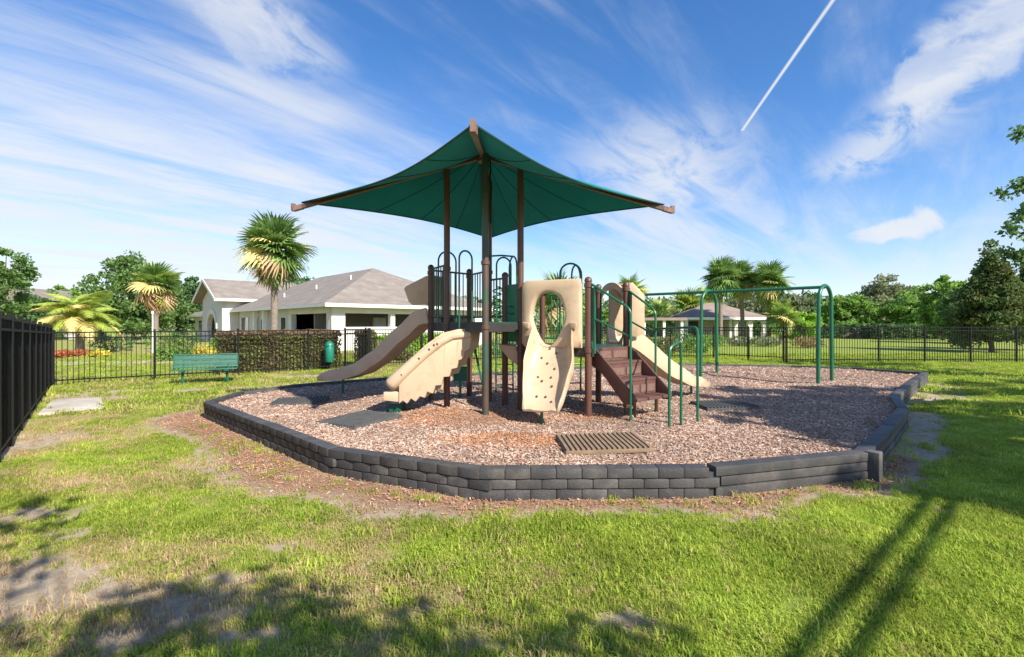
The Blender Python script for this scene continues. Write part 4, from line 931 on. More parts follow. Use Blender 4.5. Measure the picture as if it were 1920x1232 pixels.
# entry gable
g0, g1, ge, gr, gu0, gu1 = 19.7, 28.4, 4.0, 6.05, -1.34, 7.2; gm = (g0 + g1) / 2; b = MB()
prof = [(g0, ge), (gm, gr), (g1, ge), (g1, ge - .18), (gm, gr - .22), (g0, ge - .18)]
b.prism([H(gu0, v_, z) for v_, z in prof], U * (gu1 - gu0)); grf = b.build('gable_roof', ROOF, house, smooth=False)
b = MB(); b.bar(H(gu0 - .03, g0 - .02, ge - .10), H(gu1 - 2, g0 - .02, ge - .10), .06, .24); b.build('fascia', TRIM, grf)
for va, za, vb, zb in ((g0, ge, gm, gr), (g1, ge, gm, gr)): b = MB(); b.bar(H(gu0 - .04, va, za - .13), H(gu0 - .04, vb, zb - .13), .06, .26); b.build('bargeboard', TRIM, grf)
wv0, wv1 = g0 + .75, g1 - .75; zw = ge + .75 * (gr - ge) / (gm - g0) - .25
# gable front with an arched opening
arc = [(gm + 1.55 * math.cos(math.pi * k / 14), 1.25 + 1.45 * math.sin(math.pi * k / 14)) for k in range(15)]
outl = [(wv1, 0), (wv1, zw), (gm, gr - .3), (wv0, zw), (wv0, 0), (gm - 1.55, 0)] + arc[::-1] + [(gm + 1.55, 0)]
b = MB(); b.prism([H(-.6, v_, z) for v_, z in outl], U * .35); b.build('gable_wall', STUCCO2, house, smooth=False)
arc2 = [(gm + 1.95 * math.cos(math.pi * k / 14), 1.3 + 1.9 * math.sin(math.pi * k / 14)) for k in range(15)]
b = MB(); b.prism([H(-.68, v_, z) for v_, z in arc2] + [H(-.68, v_, z) for v_, z in arc[::-1]], U * .078); b.build('arch_surround', WHITE, house, smooth=False)
b = MB(); hbox(b, -.25, 5, wv0, wv0 + .3, 0, zw - .1); b.build('wall', WHITE, house, smooth=False)
b = MB(); hbox(b, -.25, 5, wv1 - .3, wv1, 0, zw - .1); b.build('wall', WHITE, house, smooth=False)
b = MB(); hbox(b, 1.6, 1.8, wv0 + .3, wv1 - .3, 0, 3.6); b.build('inner_wall', DARKIN, house, smooth=False)
b = MB(); hbox(b, 1.5, 1.595, gm - .9, gm + .9, 0, 2.3); dd = b.build('door', TRIM, house, smooth=False)
for s_ in (-.42, .42): b = MB(); hbox(b, 1.46, 1.498, gm + s_ - .33, gm + s_ + .33, .2, 2.1); b.build('pane', GLASS, dd, smooth=False)
b = MB(); hbox(b, .9, 1.9, wv0 - .05, wv0 - .01, .3, 2.2); b.build('window', SCREEN, house, smooth=False)
hipped('roof', -.2, 9, 28.0, 36.5, 2.75, 4.6, house, ROOF)
b = MB(); hbox(b, .4, 8.4, 28.6, 35.9, 0, 2.6); b.build('wall', STUCCO2, house, smooth=False)
for v0 in (29.6, 32.4): b = MB(); hbox(b, .34, .398, v0, v0 + 1.4, .8, 2.2); wf = b.build('window', TRIM, house, smooth=False); c_ = MB(); hbox(c_, .30, .338, v0 + .1, v0 + 1.3, .9, 2.1); c_.build('pane', GLASS, wf, smooth=False)
# ------------------------------------------------------------------ small pavilion on the right
pv = thing('pool_pavilion', 'small white pavilion with rosy hipped roof behind three palms', 'building', (17.0, 47, 0))
def pb(b, x0, x1, y0, y1, z0, z1): return b.box(((x0 + x1) / 2, (y0 + y1) / 2, (z0 + z1) / 2), (x1 - x0, y1 - y0, z1 - z0))
x0, x1, y0, y1 = 16.0, 24.6, 45.0, 52.0; c = [Vector(v) for v in ((x0, y0, 2.35), (x1, y0, 2.35), (x1, y1, 2.35), (x0, y1, 2.35))]; b = MB()
vs = c + [Vector((19.6, 48.5, 3.85)), Vector((21.0, 48.5, 3.85))] + [v - Vector((0, 0, .15)) for v in c]
b.add(vs, [(0, 1, 5, 4), (1, 2, 5), (2, 3, 4, 5), (3, 0, 4), (6, 9, 8, 7), (0, 6, 7, 1), (1, 7, 8, 2), (2, 8, 9, 3), (3, 9, 6, 0)]); rf = b.build('roof', ROOF2, pv, smooth=False)
b = MB(); b.bar((x0, y0 - .02, 2.24), (x1, y0 - .02, 2.24), .06, .22); b.bar((x1 + .02, y0, 2.24), (x1 + .02, y1, 2.24), .06, .22); b.build('fascia', TRIM, rf)
for xx in (16.5, 19.6, 22.6, 24.0): b = MB(); pb(b, xx, xx + .35, 45.4, 45.75, 0, 2.12); b.build('column', WHITE, pv, smooth=False)
for yy in (48.0, 51.2): b = MB(); pb(b, 24.0, 24.35, yy, yy + .35, 0, 2.12); b.build('column', WHITE, pv, smooth=False)
b = MB(); pb(b, 16.5, 21.0, 48.0, 48.3, 0, 2.12); b.build('wall', STUCCO2, pv, smooth=False)
b = MB(); pb(b, 21.05, 21.35, 46.0, 51.5, 0, 2.12); b.build('wall', WHITE, pv, smooth=False)
b = MB(); pb(b, 17.6, 18.8, 47.93, 47.995, .1, 2.0); b.build('door', SCREEN, pv, smooth=False)
pg = thing('pergola', 'low flat roofed pergola left of the small pavilion', 'pergola', (12.6, 44, 0))
b = MB(); pb(b, 9.6, 15.7, 42.5, 46.5, 2.05, 2.3); b.build('roof', ROOF2, pg, smooth=False)
for xx in (9.9, 11.8, 13.6, 15.2): b = MB(); pb(b, xx, xx + .22, 42.7, 42.92, 0, 2.045); b.build('post', TRIM, pg, smooth=False)
# far white house glimpsed at the left
wh = thing('far_house', 'white walled house glimpsed behind the yellow palm', 'building', (-52, 52, 0))
b = MB(); pb(b, -55, -49.5, 50, 58, 0, 4.2); b.build('wall', WHITE, wh, smooth=False)
b = MB(); b.prism([(-55.6, 49.5, 4.2), (-48.9, 49.5, 4.2), (-52.2, 49.5, 5.6)], (0, 9, 0)); b.build('roof', ROOF, wh, smooth=False)
b = MB(); pb(b, -51.6, -50.4, 49.93, 49.995, 2.4, 3.6); b.build('window', GLASS, wh, smooth=False)
lp = thing('white_pole', 'slim white pole beside the far left palm', 'pole', (-21.2, 28, 0)); b = MB(); b.tube([(-21.2, 28, -.1), (-21.2, 28, 2.3)], .035, 8); b.build('shaft', TRIM, lp); b = MB(); b.lathe((-21.2, 28, 2.3), [(.035, 0), (.07, .03), (.07, .14), (.03, .18)], 8); b.build('lamp_head', TRIM, lp)  # slim white lamp post; its head gives no light
# ------------------------------------------------------------------ palms
def sabal_frond(name, m, nseg=22, R_=1.0, pet=.75, droop=.35, seed=0):
    rd = random.Random(seed); vs, fs = [], []; b = MB()
    b.tube([(0, 0, 0), (pet * .5, 0, .03), (pet, 0, 0)], [.022, .016, .010], 5)
    vs, fs = b.v, b.f
    for k in range(nseg):
        th = R(-125 + 250 * k / (nseg - 1)) + rd.gauss(0, .03); ln = R_ * (1 - .30 * abs(th) / 2.2) * rd.uniform(.88, 1.08)
        dx, dy = math.cos(th), math.sin(th); fold = .22 * abs(dy); wd_ = .058 * R_; nx_, ny_ = -dy, dx; i = len(vs); prev = None
        for j, (f, w_) in enumerate(((.03, .35), (.35, 1.0), (.68, .75), (.88, .4), (1.0, .06))):
            x = pet + dx * ln * f; y = dy * ln * f * .9; z = fold * f * .6 - droop * (f ** 2.6) * ln * rd.uniform(.85, 1.15)
            vs.append((x + nx_ * wd_ * w_, y + ny_ * wd_ * w_, z)); vs.append((x - nx_ * wd_ * w_, y - ny_ * wd_ * w_, z + .012))
            if j: a = len(vs) - 4; fs.append((a, a + 1, a + 3, a + 2))
    me_ = bpy.data.meshes.new(name); me_.from_pydata(vs, [], fs); me_.materials.append(m); return me_
def feather_frond(name, m, L=1.6, seed=0):
    rd = random.Random(seed); b = MB(); pts = []
    for k in range(11): f = k / 10; pts.append(Vector((L * (f - .16 * f ** 3), 0, L * (.42 * f - .80 * f ** 2.3))))
    b.tube(pts, [.022 * (1 - .8 * k / 10) for k in range(11)], 5); vs, fs = b.v, b.f
    for k in range(1, 38):
        f = .1 + .9 * k / 38; q = f * 10; i = min(int(q), 9); p = pts[i].lerp(pts[i + 1], q - i); t = (pts[i + 1] - pts[i]).normalized(); ln = L * .30 * math.sin(math.pi * (.14 + .80 * f)) * rd.uniform(.85, 1.1)
        for sd in (-1, 1):
            d = (t * .55 + Vector((0, sd, 0)) * .8 + Vector((0, 0, -.10))).normalized(); w_ = t * .013 * L; e1 = p + d * ln * .55; e2 = p + d * ln + Vector((0, 0, -.35 * ln)); a = len(vs)
            vs += [tuple(p - w_), tuple(p + w_), tuple(e1 + w_ * .9), tuple(e1 - w_ * .9), tuple(e2)]; fs += [(a, a + 1, a + 2, a + 3), (a + 3, a + 2, a + 4)]
    me_ = bpy.data.meshes.new(name); me_.from_pydata(vs, [], fs); me_.materials.append(m); return me_
SF = {k: [sabal_frond('frond', m, seed=s_ + i * 7, droop=dr, pet=.55) for i in range(2)] for s_, (k, m, dr) in enumerate((('g', FROND, .30), ('l', FROND2, .35), ('y', FRONDY, .5), ('d', FRONDD, .7)))}
FF = {'l': [feather_frond('frond', FROND2, 1.0, 1), feather_frond('frond', FROND2, 1.0, 2)], 'y': [feather_frond('frond', FRONDY, 1.0, 3)]}
def palm(label, x, y, H_, cr, nf, seed, yellow=.18, dead=.08, lean=(0, 0), tr=.17, feather=False, group=None, light=.0, name='sabal_palm', dropy=True):
    rd = random.Random(seed); t = thing(name, label, 'palm', (0, 0, 0), group); top = Vector((lean[0], lean[1], H_))
    pts = [Vector((lean[0] * f * f, lean[1] * f * f, H_ * f - .1 * (1 - f))) for f in (0, .1, .3, .55, .8, .93, 1)]
    b = MB(); b.tube(pts, [tr * k for k in (1.35, 1.08, .95, .92, .95, 1.12, .8)], 12); trk = b.build('trunk', PALMTRUNK, t)
    if not feather:
        bm = MB()
        for k in range(16):
            a = k * 2.4; zz_ = H_ - .55 + k * .03; c = Vector((top.x * (zz_ / H_) ** 2, top.y * (zz_ / H_) ** 2, zz_)); d = Vector((math.cos(a), math.sin(a), .9)); bm.tube([c + Vector((d.x, d.y, 0)) * tr * .7, c + d * (tr * .7 + .22)], [.045, .03], 5)
        bm.build('leaf_bases', PALMTRUNK, trk)
    for k in range(nf):
        f = (k + .5) / nf; pitch = R(86 - 158 * f) + rd.gauss(0, .10); yaw = k * 2.39996 + rd.gauss(0, .2); u_ = rd.random()
        if f > .55 and u_ < dead * 2.0: kind = 'd'; pitch -= .35
        elif f > .42 and u_ < (yellow + dead) * 1.35: kind = 'y'; pitch -= .1
        else: kind = 'l' if rd.random() < light else 'g'
        if feather: kind = 'y' if kind in 'yd' else 'l'; pitch = R(70 - 78 * f) + rd.gauss(0, .12)
        pool = (FF if feather else SF)[kind]; me_ = pool[rd.randrange(len(pool))]
        s_ = cr * (.68 if not feather else .95) * rd.uniform(.88, 1.12)
        inst('frond', me_, t, top + Vector((math.cos(yaw) * .06, math.sin(yaw) * .06, -.12 - .25 * f)), (rd.gauss(0, .35), -pitch, yaw), (s_, s_, s_))
    t.location = (x, y, 0); return t
def at(px, d): return (px - CX) / FPX * d, d
x, y = at(514, 23.5); palm('tall sabal palm with yellowing skirt before the clubhouse roof', x, y, 5.6, 1.66, 84, 3, .16, .11, (.05, 0), .17)
x, y = at(1351, 42); palm('leftmost of the three tall palms behind the swing frame', x, y, 6.0, 1.85, 56, 4, .06, .05, (0, 0), .19, group='tall palms by the pavilion')
x, y = at(1393, 43); palm('middle one of the three tall palms behind the swing frame', x, y, 6.0, 1.8, 56, 5, .10, .05, (-.3, 0), .19, group='tall palms by the pavilion', light=.1)
x, y = at(1441, 41); palm('rightmost of the three tall palms behind the swing frame', x, y, 5.5, 1.9, 56, 6, .12, .05, (.1, 0), .19, group='tall palms by the pavilion', light=.15)
x, y = at(292, 38); palm('slender palm with ragged brown skirt left of the clubhouse', x, y, 5.0, 1.9, 52, 8, .15, .30, (.1, 0), .2, light=.5)
x, y = at(150, 27); palm('low feathery yellow green palm behind the left fence corner', x, y, 2.0, 2.35, 44, 9, .26, .0, (0, 0), .22, True, light=1, name='feather_palm')
x, y = at(1290, 50); palm('short yellow green palm left of the small pavilion', x, y, 3.6, 2.3, 34, 10, .25, .05, (0, 0), .2, light=.7)
x, y = at(1330, 58); palm('palm crown showing above the pergola roof', x, y, 4.6, 2.2, 30, 11, .2, .05, (0, 0), .2, light=.4)
x, y = at(1465, 40); palm('short bushy palm beside the bright round shrub', x, y, 2.5, 1.6, 26, 12, .2, .1, (0, 0), .2, light=.7)
x, y = at(1182, 36); palm('palm crown showing just above the cream right hand slide', x, y, 4.3, 1.5, 28, 13, .25, .1, (0, 0), .18, light=.4)
x, y = at(1048, 28); palm('green palm seen through the oval climber opening', x, y, 3.1, 2.0, 34, 14, .08, .02, (0, 0), .2, light=.35)
x, y = at(1240, 48); palm('small palm behind the stair handrails', x, y, 2.9, 1.9, 26, 15, .2, .05, (0, 0), .2, light=.5)
# ------------------------------------------------------------------ broadleaf trees
def tree(label, x, y, Ht, rx, m, seed, base=.25, nclump=60, per=70, leaf=.16, ry=None, shape=0.0, group=None, name='broadleaf_tree', crad=.22, stem=None, top=None):
    global rng
    rs = np.random.default_rng(seed); save = rng; rng = rs; ry = ry or rx
    t = thing(name, label, 'tree', (0, 0, 0), group); z0 = Ht * base; cz = (z0 + Ht) / 2; hz = (Ht - z0) / 2
    d = rs.normal(size=(nclump, 3)); d /= np.linalg.norm(d, axis=1, keepdims=True); r_ = rs.uniform(.35, 1.0, nclump) ** .6
    C = d * r_[:, None]; lump = 1 + .22 * np.sin(d[:, 0] * 5 + seed) * np.cos(d[:, 1] * 4 + d[:, 2] * 5 + seed)
    C = C * lump[:, None]; zt = (C[:, 2] + 1) / 2; tap = 1 - shape * np.clip(zt, 0, 1)
    C = np.column_stack([C[:, 0] * rx * tap, C[:, 1] * ry * tap, cz + C[:, 2] * hz])
    cr = crad * min(rx, hz) * rs.uniform(.7, 1.5, nclump)
    off = rs.normal(size=(nclump, per, 3)); off /= np.linalg.norm(off, axis=2, keepdims=True); off *= (rs.uniform(0, 1, (nclump, per, 1)) ** .5)
    off[:, :, 2] *= .7
    L = (C[:, None, :] + off * cr[:, None, None]).reshape(-1, 3)
    L = L[L[:, 2] > .05]; V_, F_ = leaves(L, leaf)
    cw = bpy.data.objects.new('crown', fastmesh('crown', V_, F_, m)); COL.objects.link(cw); cw.parent = t
    b = MB(); tr = stem or max(.08, Ht * .022); b.tube([(0, 0, -.15), (rs.normal(0, .05), rs.normal(0, .05), z0 * .6), (rs.normal(0, .15), rs.normal(0, .15), cz), (0, 0, cz + hz * .5)], [tr * 1.4, tr, tr * .7, tr * .2], 8)
    for k in range(0, nclump, max(1, nclump // 9)):
        p = Vector(C[k]); s_ = Vector((0, 0, max(z0 * .7, p.z * .55))); mid_ = s_.lerp(p, .5) + Vector((0, 0, .12 * hz)); b.tube([s_, mid_, p], [tr * .45, tr * .28, tr * .08], 6)
    b.build('trunk', TRUNK, t); t.location = (x, y, 0); rng = save; return t
TL = [  # label, px, d, top y, half width px, material, clumps
    ('broad dark oak rising behind the slender palm on the left', 250, 52, 492, 78, LEAF_OAK, 150, 80, .2),
    ('dark oak right behind the clubhouse entry gable', 335, 58, 508, 45, LEAF_DARK, 80, 70, .2),
    ('rounded green tree behind the yellow feathery palm', 120, 56, 540, 75, LEAF_MID, 110, 70, .2),
    ('dark green tree left of the far white house', 40, 48, 545, 60, LEAF_DARK, 90, 70, .2),
    ('small dark treetop peeking over the clubhouse roof', 560, 75, 512, 50, LEAF_DARK, 70, 60, .25),
    ('tall olive tree with rounded top in the right hand tree row', 1660, 78, 525, 58, LEAF_GREY, 120, 75, .26),
    ('bright mid green tree left of the olive tree', 1590, 66, 552, 50, LEAF_MID, 100, 75, .24),
    ('leafy green tree right of the olive tree', 1715, 62, 545, 46, LEAF_MID, 100, 75, .22),
    ('loose crowned green tree beside the cedar', 1768, 50, 520, 36, LEAF_MID, 80, 60, .2),
    ('dull olive tree behind the three palms', 1470, 82, 545, 62, LEAF_GREY, 100, 70, .28),
    ('dark tree between the palms and the tree row', 1530, 84, 552, 55, LEAF_DARK, 100, 70, .28),
    ('grey green tree behind the small pavilion', 1400, 76, 556, 52, LEAF_GREY, 90, 70, .26),
    ('green tree behind the swing beam', 1300, 84, 572, 60, LEAF_MID, 80, 60, .26),
    ('dark tree behind the right hand slide', 1215, 80, 566, 55, LEAF_DARK, 80, 60, .26),
    ('green tree behind the climber hood', 1110, 78, 570, 55, LEAF_MID, 80, 60, .26),
    ('tree left of the cedar partly hidden by it', 1822, 42, 535, 48, LEAF_OAK, 90, 60, .2)]
for k, (lab, px, d, ty, hw, m, nc, per, lf) in enumerate(TL):
    x, y = at(px, d); tree(lab, x, y, CAMZ + (HOR - ty) / FPX * d, hw / FPX * d, m, 30 + k, .02, int(nc * 1.25), per, lf, group='background trees') 
x, y = at(1500, 44); tree('bright lime rounded shrub tree right of the palms', x, y, 2.9, 1.55, LEAF_LIME, 60, .08, 60, 80, .13, group='background trees', name='shrub_tree')
x, y = at(1858, 29); tree('conical cedar tree beyond the right hand fence', x, y, 6.1, 3.0, LEAF_CEDAR, 61, .05, 260, 100, .10, shape=.93, name='cedar_tree', crad=.15)
x, y = at(1925, 31); tree('second cedar cut by the right edge of the view', x, y, 5.6, 2.5, LEAF_CEDAR, 62, .05, 190, 95, .10, shape=.85, name='cedar_tree', crad=.15)
x, y = at(8, 26); tree('leafy tree rising above the screened fence at the left edge', x, y, 5.9, 1.35, LEAF_OAK, 63, .3, 60, 70, .11, crad=.28)
# shade trees standing outside the view; their crowns lie up-sun of the shade on the lawn
SO = Vector((S.x / S.z, S.y / S.z, 0))
def shade_tree(label, base, ht, spots, m, seed, limbs=(), leaf=.085, per=60, extra=(), lim=1.0):
    global rng
    rs = np.random.default_rng(seed); save = rng; rng = rs; t = thing('oak_tree', label, 'tree', (0, 0, 0)); bs = Vector((*base, 0)); b = MB(); fork = bs + Vector((0, 0, ht * .45))
    b.tube([bs - Vector((0, 0, .2)), bs + Vector((.05, .05, ht * .2)), fork, bs + Vector((.1, -.1, ht * .8))], [.34, .26, .22, .07], 10); allp = []
    for px, py, z, rad, dens in spots:
        g = G(px, py); c = g + SO * z + Vector((0, 0, z))
        allp.append((c, rad, dens)); mid_ = fork.lerp(c, .5) + Vector((0, 0, .3)); b.tube([fork, mid_, c], [.10 * lim, .05 * lim, .012 * lim], 6)
    for c, rad, dens in extra:
        c = Vector(c); allp.append((c, rad, dens)); mid_ = fork.lerp(c, .5) + Vector((0, 0, .3)); b.tube([fork, mid_, c], [.10 * lim, .05 * lim, .012 * lim], 6)
    for pts, r0, r1 in limbs: b.tube([fork] + pts, [r0 * 1.25] + [r0 + (r1 - r0) * i / (len(pts) - 1) for i in range(len(pts))], 8)
    pts = []
    for c, rad, dens in allp:
        nsub = max(3, int(10 * dens * rad / .6)); sub = rs.normal(0, .5, (nsub, 3)) * rad; sub[:, 2] *= .6
        for s_ in sub: o = rs.normal(0, .17 * max(.6, rad), (int(per * dens), 3)); pts.append(np.array(c) + s_ + o)
    V_, F_ = leaves(np.concatenate(pts), leaf, .6); cw = bpy.data.objects.new('crown', fastmesh('crown', V_, F_, m)); COL.objects.link(cw); cw.parent = t; b.build('trunk', TRUNK, t); rng = save; return t
def shp(px, py, z): g = G(px, py); return g + SO * z + Vector((0, 0, z))
l1 = [shp(1790, 872, 4.0), shp(1722, 950, 3.6), shp(1600, 1090, 3.1), shp(1475, 1232, 2.8), shp(1375, 1350, 2.7)]
l2 = [shp(1835, 872, 4.2), shp(1776, 950, 3.8), shp(1685, 1085, 3.3), shp(1592, 1222, 3.0), shp(1510, 1350, 2.9)]
sA = []
rs_ = random.Random(5)
for px, py, rad, dn in ((1330, 765, .5, .8), (1400, 778, .6, 1.0), (1480, 770, .7, 1.3), (1560, 765, .7, 1.4), (1640, 770, .7, 1.4), (1500, 800, .7, 1.3), (1590, 805, .7, 1.5), (1660, 800, .6, 1.5), (1560, 835, .5, 1.1), (1450, 825, .4, .6), (1620, 830, .45, 1.2),
                        (1700, 800, .7, 1.5), (1760, 790, .7, 1.4), (1830, 800, .8, 1.5), (1900, 800, .8, 1.5), (1720, 850, .6, 1.5), (1790, 850, .7, 1.6), (1860, 860, .7, 1.6), (1930, 850, .8, 1.6), (1700, 895, .4, 1.3), (1770, 905, .5, 1.5), (1850, 915, .5, 1.5), (1930, 905, .6, 1.5), (1680, 915, .25, .8), (1560, 828, .6, 1.5), (1625, 842, .5, 1.5), (1500, 822, .6, 1.2), (1450, 800, .5, 1.0), (1640, 818, .6, 1.6), (1590, 850, .35, 1.0), (1380, 800, .25, .5), (1330, 808, .2, .4), (1520, 852, .25, .5), (1360, 750, .4, 1.0), (1440, 752, .5, 1.2), (1520, 748, .5, 1.3), (1600, 746, .5, 1.3), (1670, 748, .5, 1.3), (1540, 785, .7, 1.6), (1620, 788, .7, 1.6), (1480, 790, .6, 1.3), (1420, 770, .5, 1.0), (1740, 825, .7, 1.6), (1820, 830, .7, 1.6), (1900, 880, .7, 1.6), (1810, 885, .6, 1.6), (1740, 880, .5, 1.5)):
    sA.append((px, py, rs_.uniform(5.2, 7.6), rad, dn))
shade_tree('big oak right of the view shading the play bed corner', (13.2, -.5), 7.0, sA, LEAF_OAK, 71, limbs=((l1, .036, .032), (l2, .038, .033)), per=95)
sB = [(px, py, rs_.uniform(3.8, 5.2), rad, dn * .38) for px, py, rad, dn in ((60, 1215, .4, 1.1), (160, 1200, .35, 1.0), (290, 1185, .25, .8), (360, 1165, .2, .6), (420, 1215, .3, 1.0), (520, 1185, .3, .9), (640, 1200, .16, .5), (560, 1225, .28, .8), (700, 1235, .2, .5), (470, 1135, .15, .4), (300, 1225, .4, 1.1), (30, 1070, .25, .5), (80, 975, .35, .7), (20, 1020, .3, .6), (110, 945, .25, .5), (520, 1110, .13, .35), (1050, 1215, .10, .4), (480, 1150, .12, .6), (600, 1170, .12, .6), (690, 1190, .14, .6), (790, 1212, .13, .5), (890, 1228, .12, .5), (370, 1125, .10, .5), (1110, 1195, .09, .5), (1180, 1180, .08, .4))]
shade_tree('oak behind the camera dappling the lower left lawn', (6.2, -6.5), 6.0, sB, LEAF_OAK, 72, lim=.3, leaf=.07)
sC = [(px, py, rs_.uniform(5, 7.5), .7, .8) for px, py in ((1880, 705), (1820, 722), (1900, 740), (1840, 758), (1780, 735), (1900, 768), (1760, 765), (1930, 720))]
shade_tree('oak beyond the right edge throwing streaks of shade on the lawn', (20.5, 7.0), 7.2, sC, LEAF_OAK, 73, per=70, leaf=.1)
exD = [(Vector((17.6 + rs_.uniform(-.2, 2.5), 12.9 + rs_.uniform(-1.2, 1.2), z)), .45, .9) for z in (3.9, 4.2, 4.7, 5.3, 5.9, 6.4, 6.9, 5.0)] + [(P(1921, 252, 13.5), .16, .4), (P(1917, 345, 13.5), .16, .5), (P(1908, 436, 13.5), .2, .6), (P(1922, 400, 13.5), .22, .6), (P(1926, 480, 13.5), .35, .9)]
shade_tree('oak whose leafy twigs reach in at the right edge', (17.5, 12.5), 7.0, [(1530, 681, 6.2, .8, 1.0), (1620, 683, 6.5, .8, 1.0), (1700, 684, 6.0, .8, 1.0), (1460, 680, 6.0, .7, .8)], LEAF_DARK, 74, extra=exD, leaf=.075, per=80)
# ------------------------------------------------------------------ hedges, shrubs, flowers
def hedge(label, p0, p1, wd_, ht, m, seed, n=9000, leaf=.055, name='clipped_hedge', topm=None, cat='hedge', lump=.05, z0=.0):
    global rng
    rs = np.random.default_rng(seed); save = rng; rng = rs; p0, p1 = Vector((*p0, 0)), Vector((*p1, 0)); t = (p1 - p0); L = t.length; t.normalize(); nr = Vector((-t.y, t.x, 0)); h = thing(name, label, cat, tuple(p0))
    A = rs.uniform(0, L, n); sel = rs.uniform(size=n); Wn = np.where(sel < .40, rs.uniform(0, .10, n), np.where(sel < .55, wd_ - rs.uniform(0, .1, n), rs.uniform(0, wd_, n))); Z = np.where(sel > .72, ht - rs.uniform(0, .09, n), rs.uniform(z0, ht, n))
    wob = (vnoise(A, Z * 1.3 + Wn, 1.7, seed) - .5) * lump * 2; Wn = Wn + wob; Z = np.maximum(Z + (vnoise(A, Wn, 2.1, seed + 1) - .5) * lump * 2, .02)
    e_ = np.minimum(A, L - A); Z = np.where(e_ < .12, Z * (.93 + .07 * e_ / .12), Z)
    C = np.column_stack([t.x * A + nr.x * Wn, t.y * A + nr.y * Wn, Z])
    for nm, mk, mm in (('foliage', np.ones(n, bool) if topm is None else (Z < ht - .13) | (rs.uniform(size=n) < .25), m), ('clipped_top', None if topm is None else (Z >= ht - .13), topm)):
        if mk is None: continue
        V_, F_ = leaves(C[mk], leaf); o = bpy.data.objects.new(nm, fastmesh(nm, V_, F_, mm)); COL.objects.link(o); o.parent = h
    b = MB(); c = p0 + t * (L / 2) + nr * (wd_ / 2); b.box((c.x, c.y, ht * .45), (L - .25, wd_ - .24, ht * .86), math.atan2(t.y, t.x)); b.build('branches', TRUNK, h); rng = save; return h
hedge('long russet topped clipped hedge behind the picket fence', (-9.75, 15.75), (-6.55, 18.25), .95, 1.46, LEAF_HEDGE, 81, 16000, .05, topm=LEAF_RUSSET)
hedge('short clipped hedge end right of the dark gate', (-5.95, 18.75), (-5.45, 19.15), .8, 1.45, LEAF_HEDGE, 82, 3500, .05, topm=LEAF_RUSSET)
hedge('bright green hedge under the clubhouse low wall', (-6.6, 22.5), (-2.6, 26.0), 1.1, 1.15, LEAF_LIME, 83, 7000, .07, lump=.12)
hedge('low green hedge behind the bench', (-15.8, 21.0), (-12.4, 23.2), .7, .62, LEAF_MID, 84, 4000, .06, lump=.08)
hedge('dark undergrowth below the right hand tree row', (33.5, 57.5), (58.0, 52.5), 2.2, 1.5, LEAF_DARK, 86, 9000, .22, name='undergrowth', cat='undergrowth', lump=.5)
hedge('dark undergrowth behind the small pavilion', (8.0, 66.0), (33.0, 62.0), 2.2, 1.8, LEAF_DARK, 87, 9000, .24, name='undergrowth', cat='undergrowth', lump=.5)
hedge('long low foundation hedge before the clubhouse wall', (-19.5, 31.0), (-12.0, 27.0), .8, .8, LEAF_MID, 85, 6000, .07, lump=.12)
def shrub(label, x, y, r_, h_, m, seed, n=700, leaf=.05, name='shrub', group=None, cat='shrub'):
    global rng
    rs = np.random.default_rng(seed); save = rng; rng = rs; t = thing(name, label, cat, (0, 0, 0), group); d = rs.normal(size=(n, 3)); d /= np.linalg.norm(d, axis=1, keepdims=True); d *= (rs.uniform(.4, 1, n) ** .5 * (1 + .25 * np.sin(d[:, 0] * 6 + seed) * np.cos(d[:, 1] * 5)))[:, None]
    C = np.column_stack([d[:, 0] * r_, d[:, 1] * r_, np.maximum((d[:, 2] * .5 + .5) * h_, .03)]); V_, F_ = leaves(C, leaf); o = bpy.data.objects.new('foliage', fastmesh('foliage', V_, F_, m)); COL.objects.link(o); o.parent = t
    b = MB()
    for k in range(5): a = k * 1.26; b.tube([(0, 0, -.05), (math.cos(a) * r_ * .3, math.sin(a) * r_ * .3, h_ * .5), (math.cos(a) * r_ * .6, math.sin(a) * r_ * .6, h_ * .8)], [.025, .016, .006], 5)
    b.build('stems', TRUNK, t); t.location = (x, y, 0); rng = save; return t
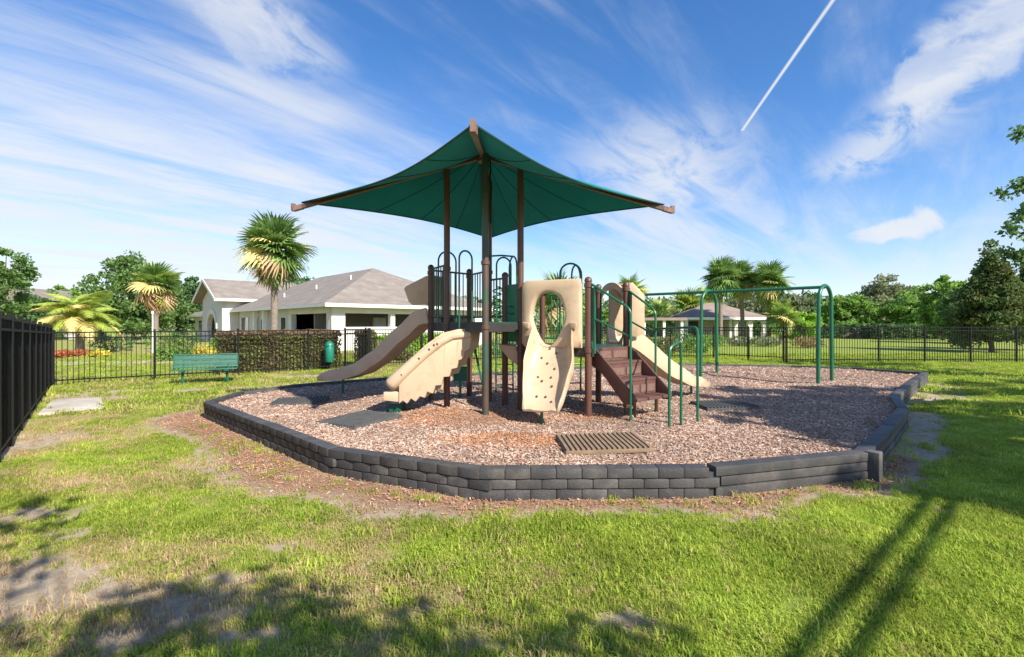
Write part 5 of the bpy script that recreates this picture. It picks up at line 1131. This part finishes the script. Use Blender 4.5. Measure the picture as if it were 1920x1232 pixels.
SH_ = [('yellow leaved shrub at the left end of the long hedge', 385, 21.5, .55, .7, LEAF_YEL), ('orange red flowering clump under the feathery palm', 118, 24, .5, .38, LEAF_ORANGE), ('yellow orange flowering clump right of the red flowers', 185, 24.5, .45, .35, LEAF_YEL), ('second red flowering clump below the feathery palm', 150, 25, .45, .34, LEAF_ORANGE),
       ('round dark shrub left of the low hedge', 215, 30, 1.2, 1.1, LEAF_DARK), ('green shrub at the base of the slender palm', 310, 33, 1.4, 1.1, LEAF_MID), ('dark shrub against the left wing of the clubhouse', 345, 34, 1.2, 1.2, LEAF_DARK), ('shrub in front of the arched entry', 420, 33, .9, .9, LEAF_MID),
       ('rusty brown grass clump beyond the fence right of the palms', 1515, 34, 1.0, .85, LEAF_RUSSET), ('green shrub at the foot of the leftmost tall palm', 1335, 36, 1.1, 1.0, LEAF_MID), ('olive shrub at the foot of the middle tall palm', 1385, 37, 1.1, .8, LEAF_GREY), ('pale shrub at the foot of the rightmost tall palm', 1435, 36, 1.2, .8, LEAF_GREY),
       ('dark shrub left of the gate posts', 1275, 30, 1.2, 1.3, LEAF_DARK), ('flowering russet shrub seen through the stair rails', 1250, 27, .9, 1.0, LEAF_HEDGE), ('green shrub behind the right slide foot', 1310, 28.5, .9, 1.0, LEAF_MID), ('green shrub below the left slide by the gate', 715, 21.5, .7, .7, LEAF_MID),
       ('russet shrub right of the long tan slide', 750, 22, .6, .5, LEAF_HEDGE), ('bushy shrub seen below the play deck', 865, 24, 1.0, .9, LEAF_LIME), ('dark shrub behind the front post', 935, 26, 1.1, 1.0, LEAF_MID), ('shrub behind the brown right hand post', 1140, 27, 1.2, 1.1, LEAF_DARK), ('olive shrub behind the stairs', 1195, 28, 1.2, 1.2, LEAF_HEDGE)]
for k, (lab, px, d, r_, h_, m) in enumerate(SH_):
    x, y = at(px, d); shrub(lab, x, y, r_, h_, m, 100 + k, 900, .07, group='garden shrubs beyond the fence')
# far wood reading as one mass
rs = np.random.default_rng(200); n = 42000; px = rs.uniform(-500, 2400, n); d = rs.uniform(92, 125, n); X = (px - CX) / FPX * d
hh_ = 4.5 + 3.5 * vnoise(X, d * .2, .05, 20) + 1.5 * vnoise(X, d, .3, 21); Z = rs.uniform(0, 1, n) ** .8 * hh_; rng = rs; V_, F_ = leaves(np.column_stack([X, d, Z]), .5)
fw = bpy.data.objects.new('far_wood', fastmesh('far_wood', V_, F_, leafm('far wood leaves', (.13, .18, .075)))); COL.objects.link(fw); tag(fw, 'distant belt of dark woodland along the horizon', 'woodland', kind='stuff')
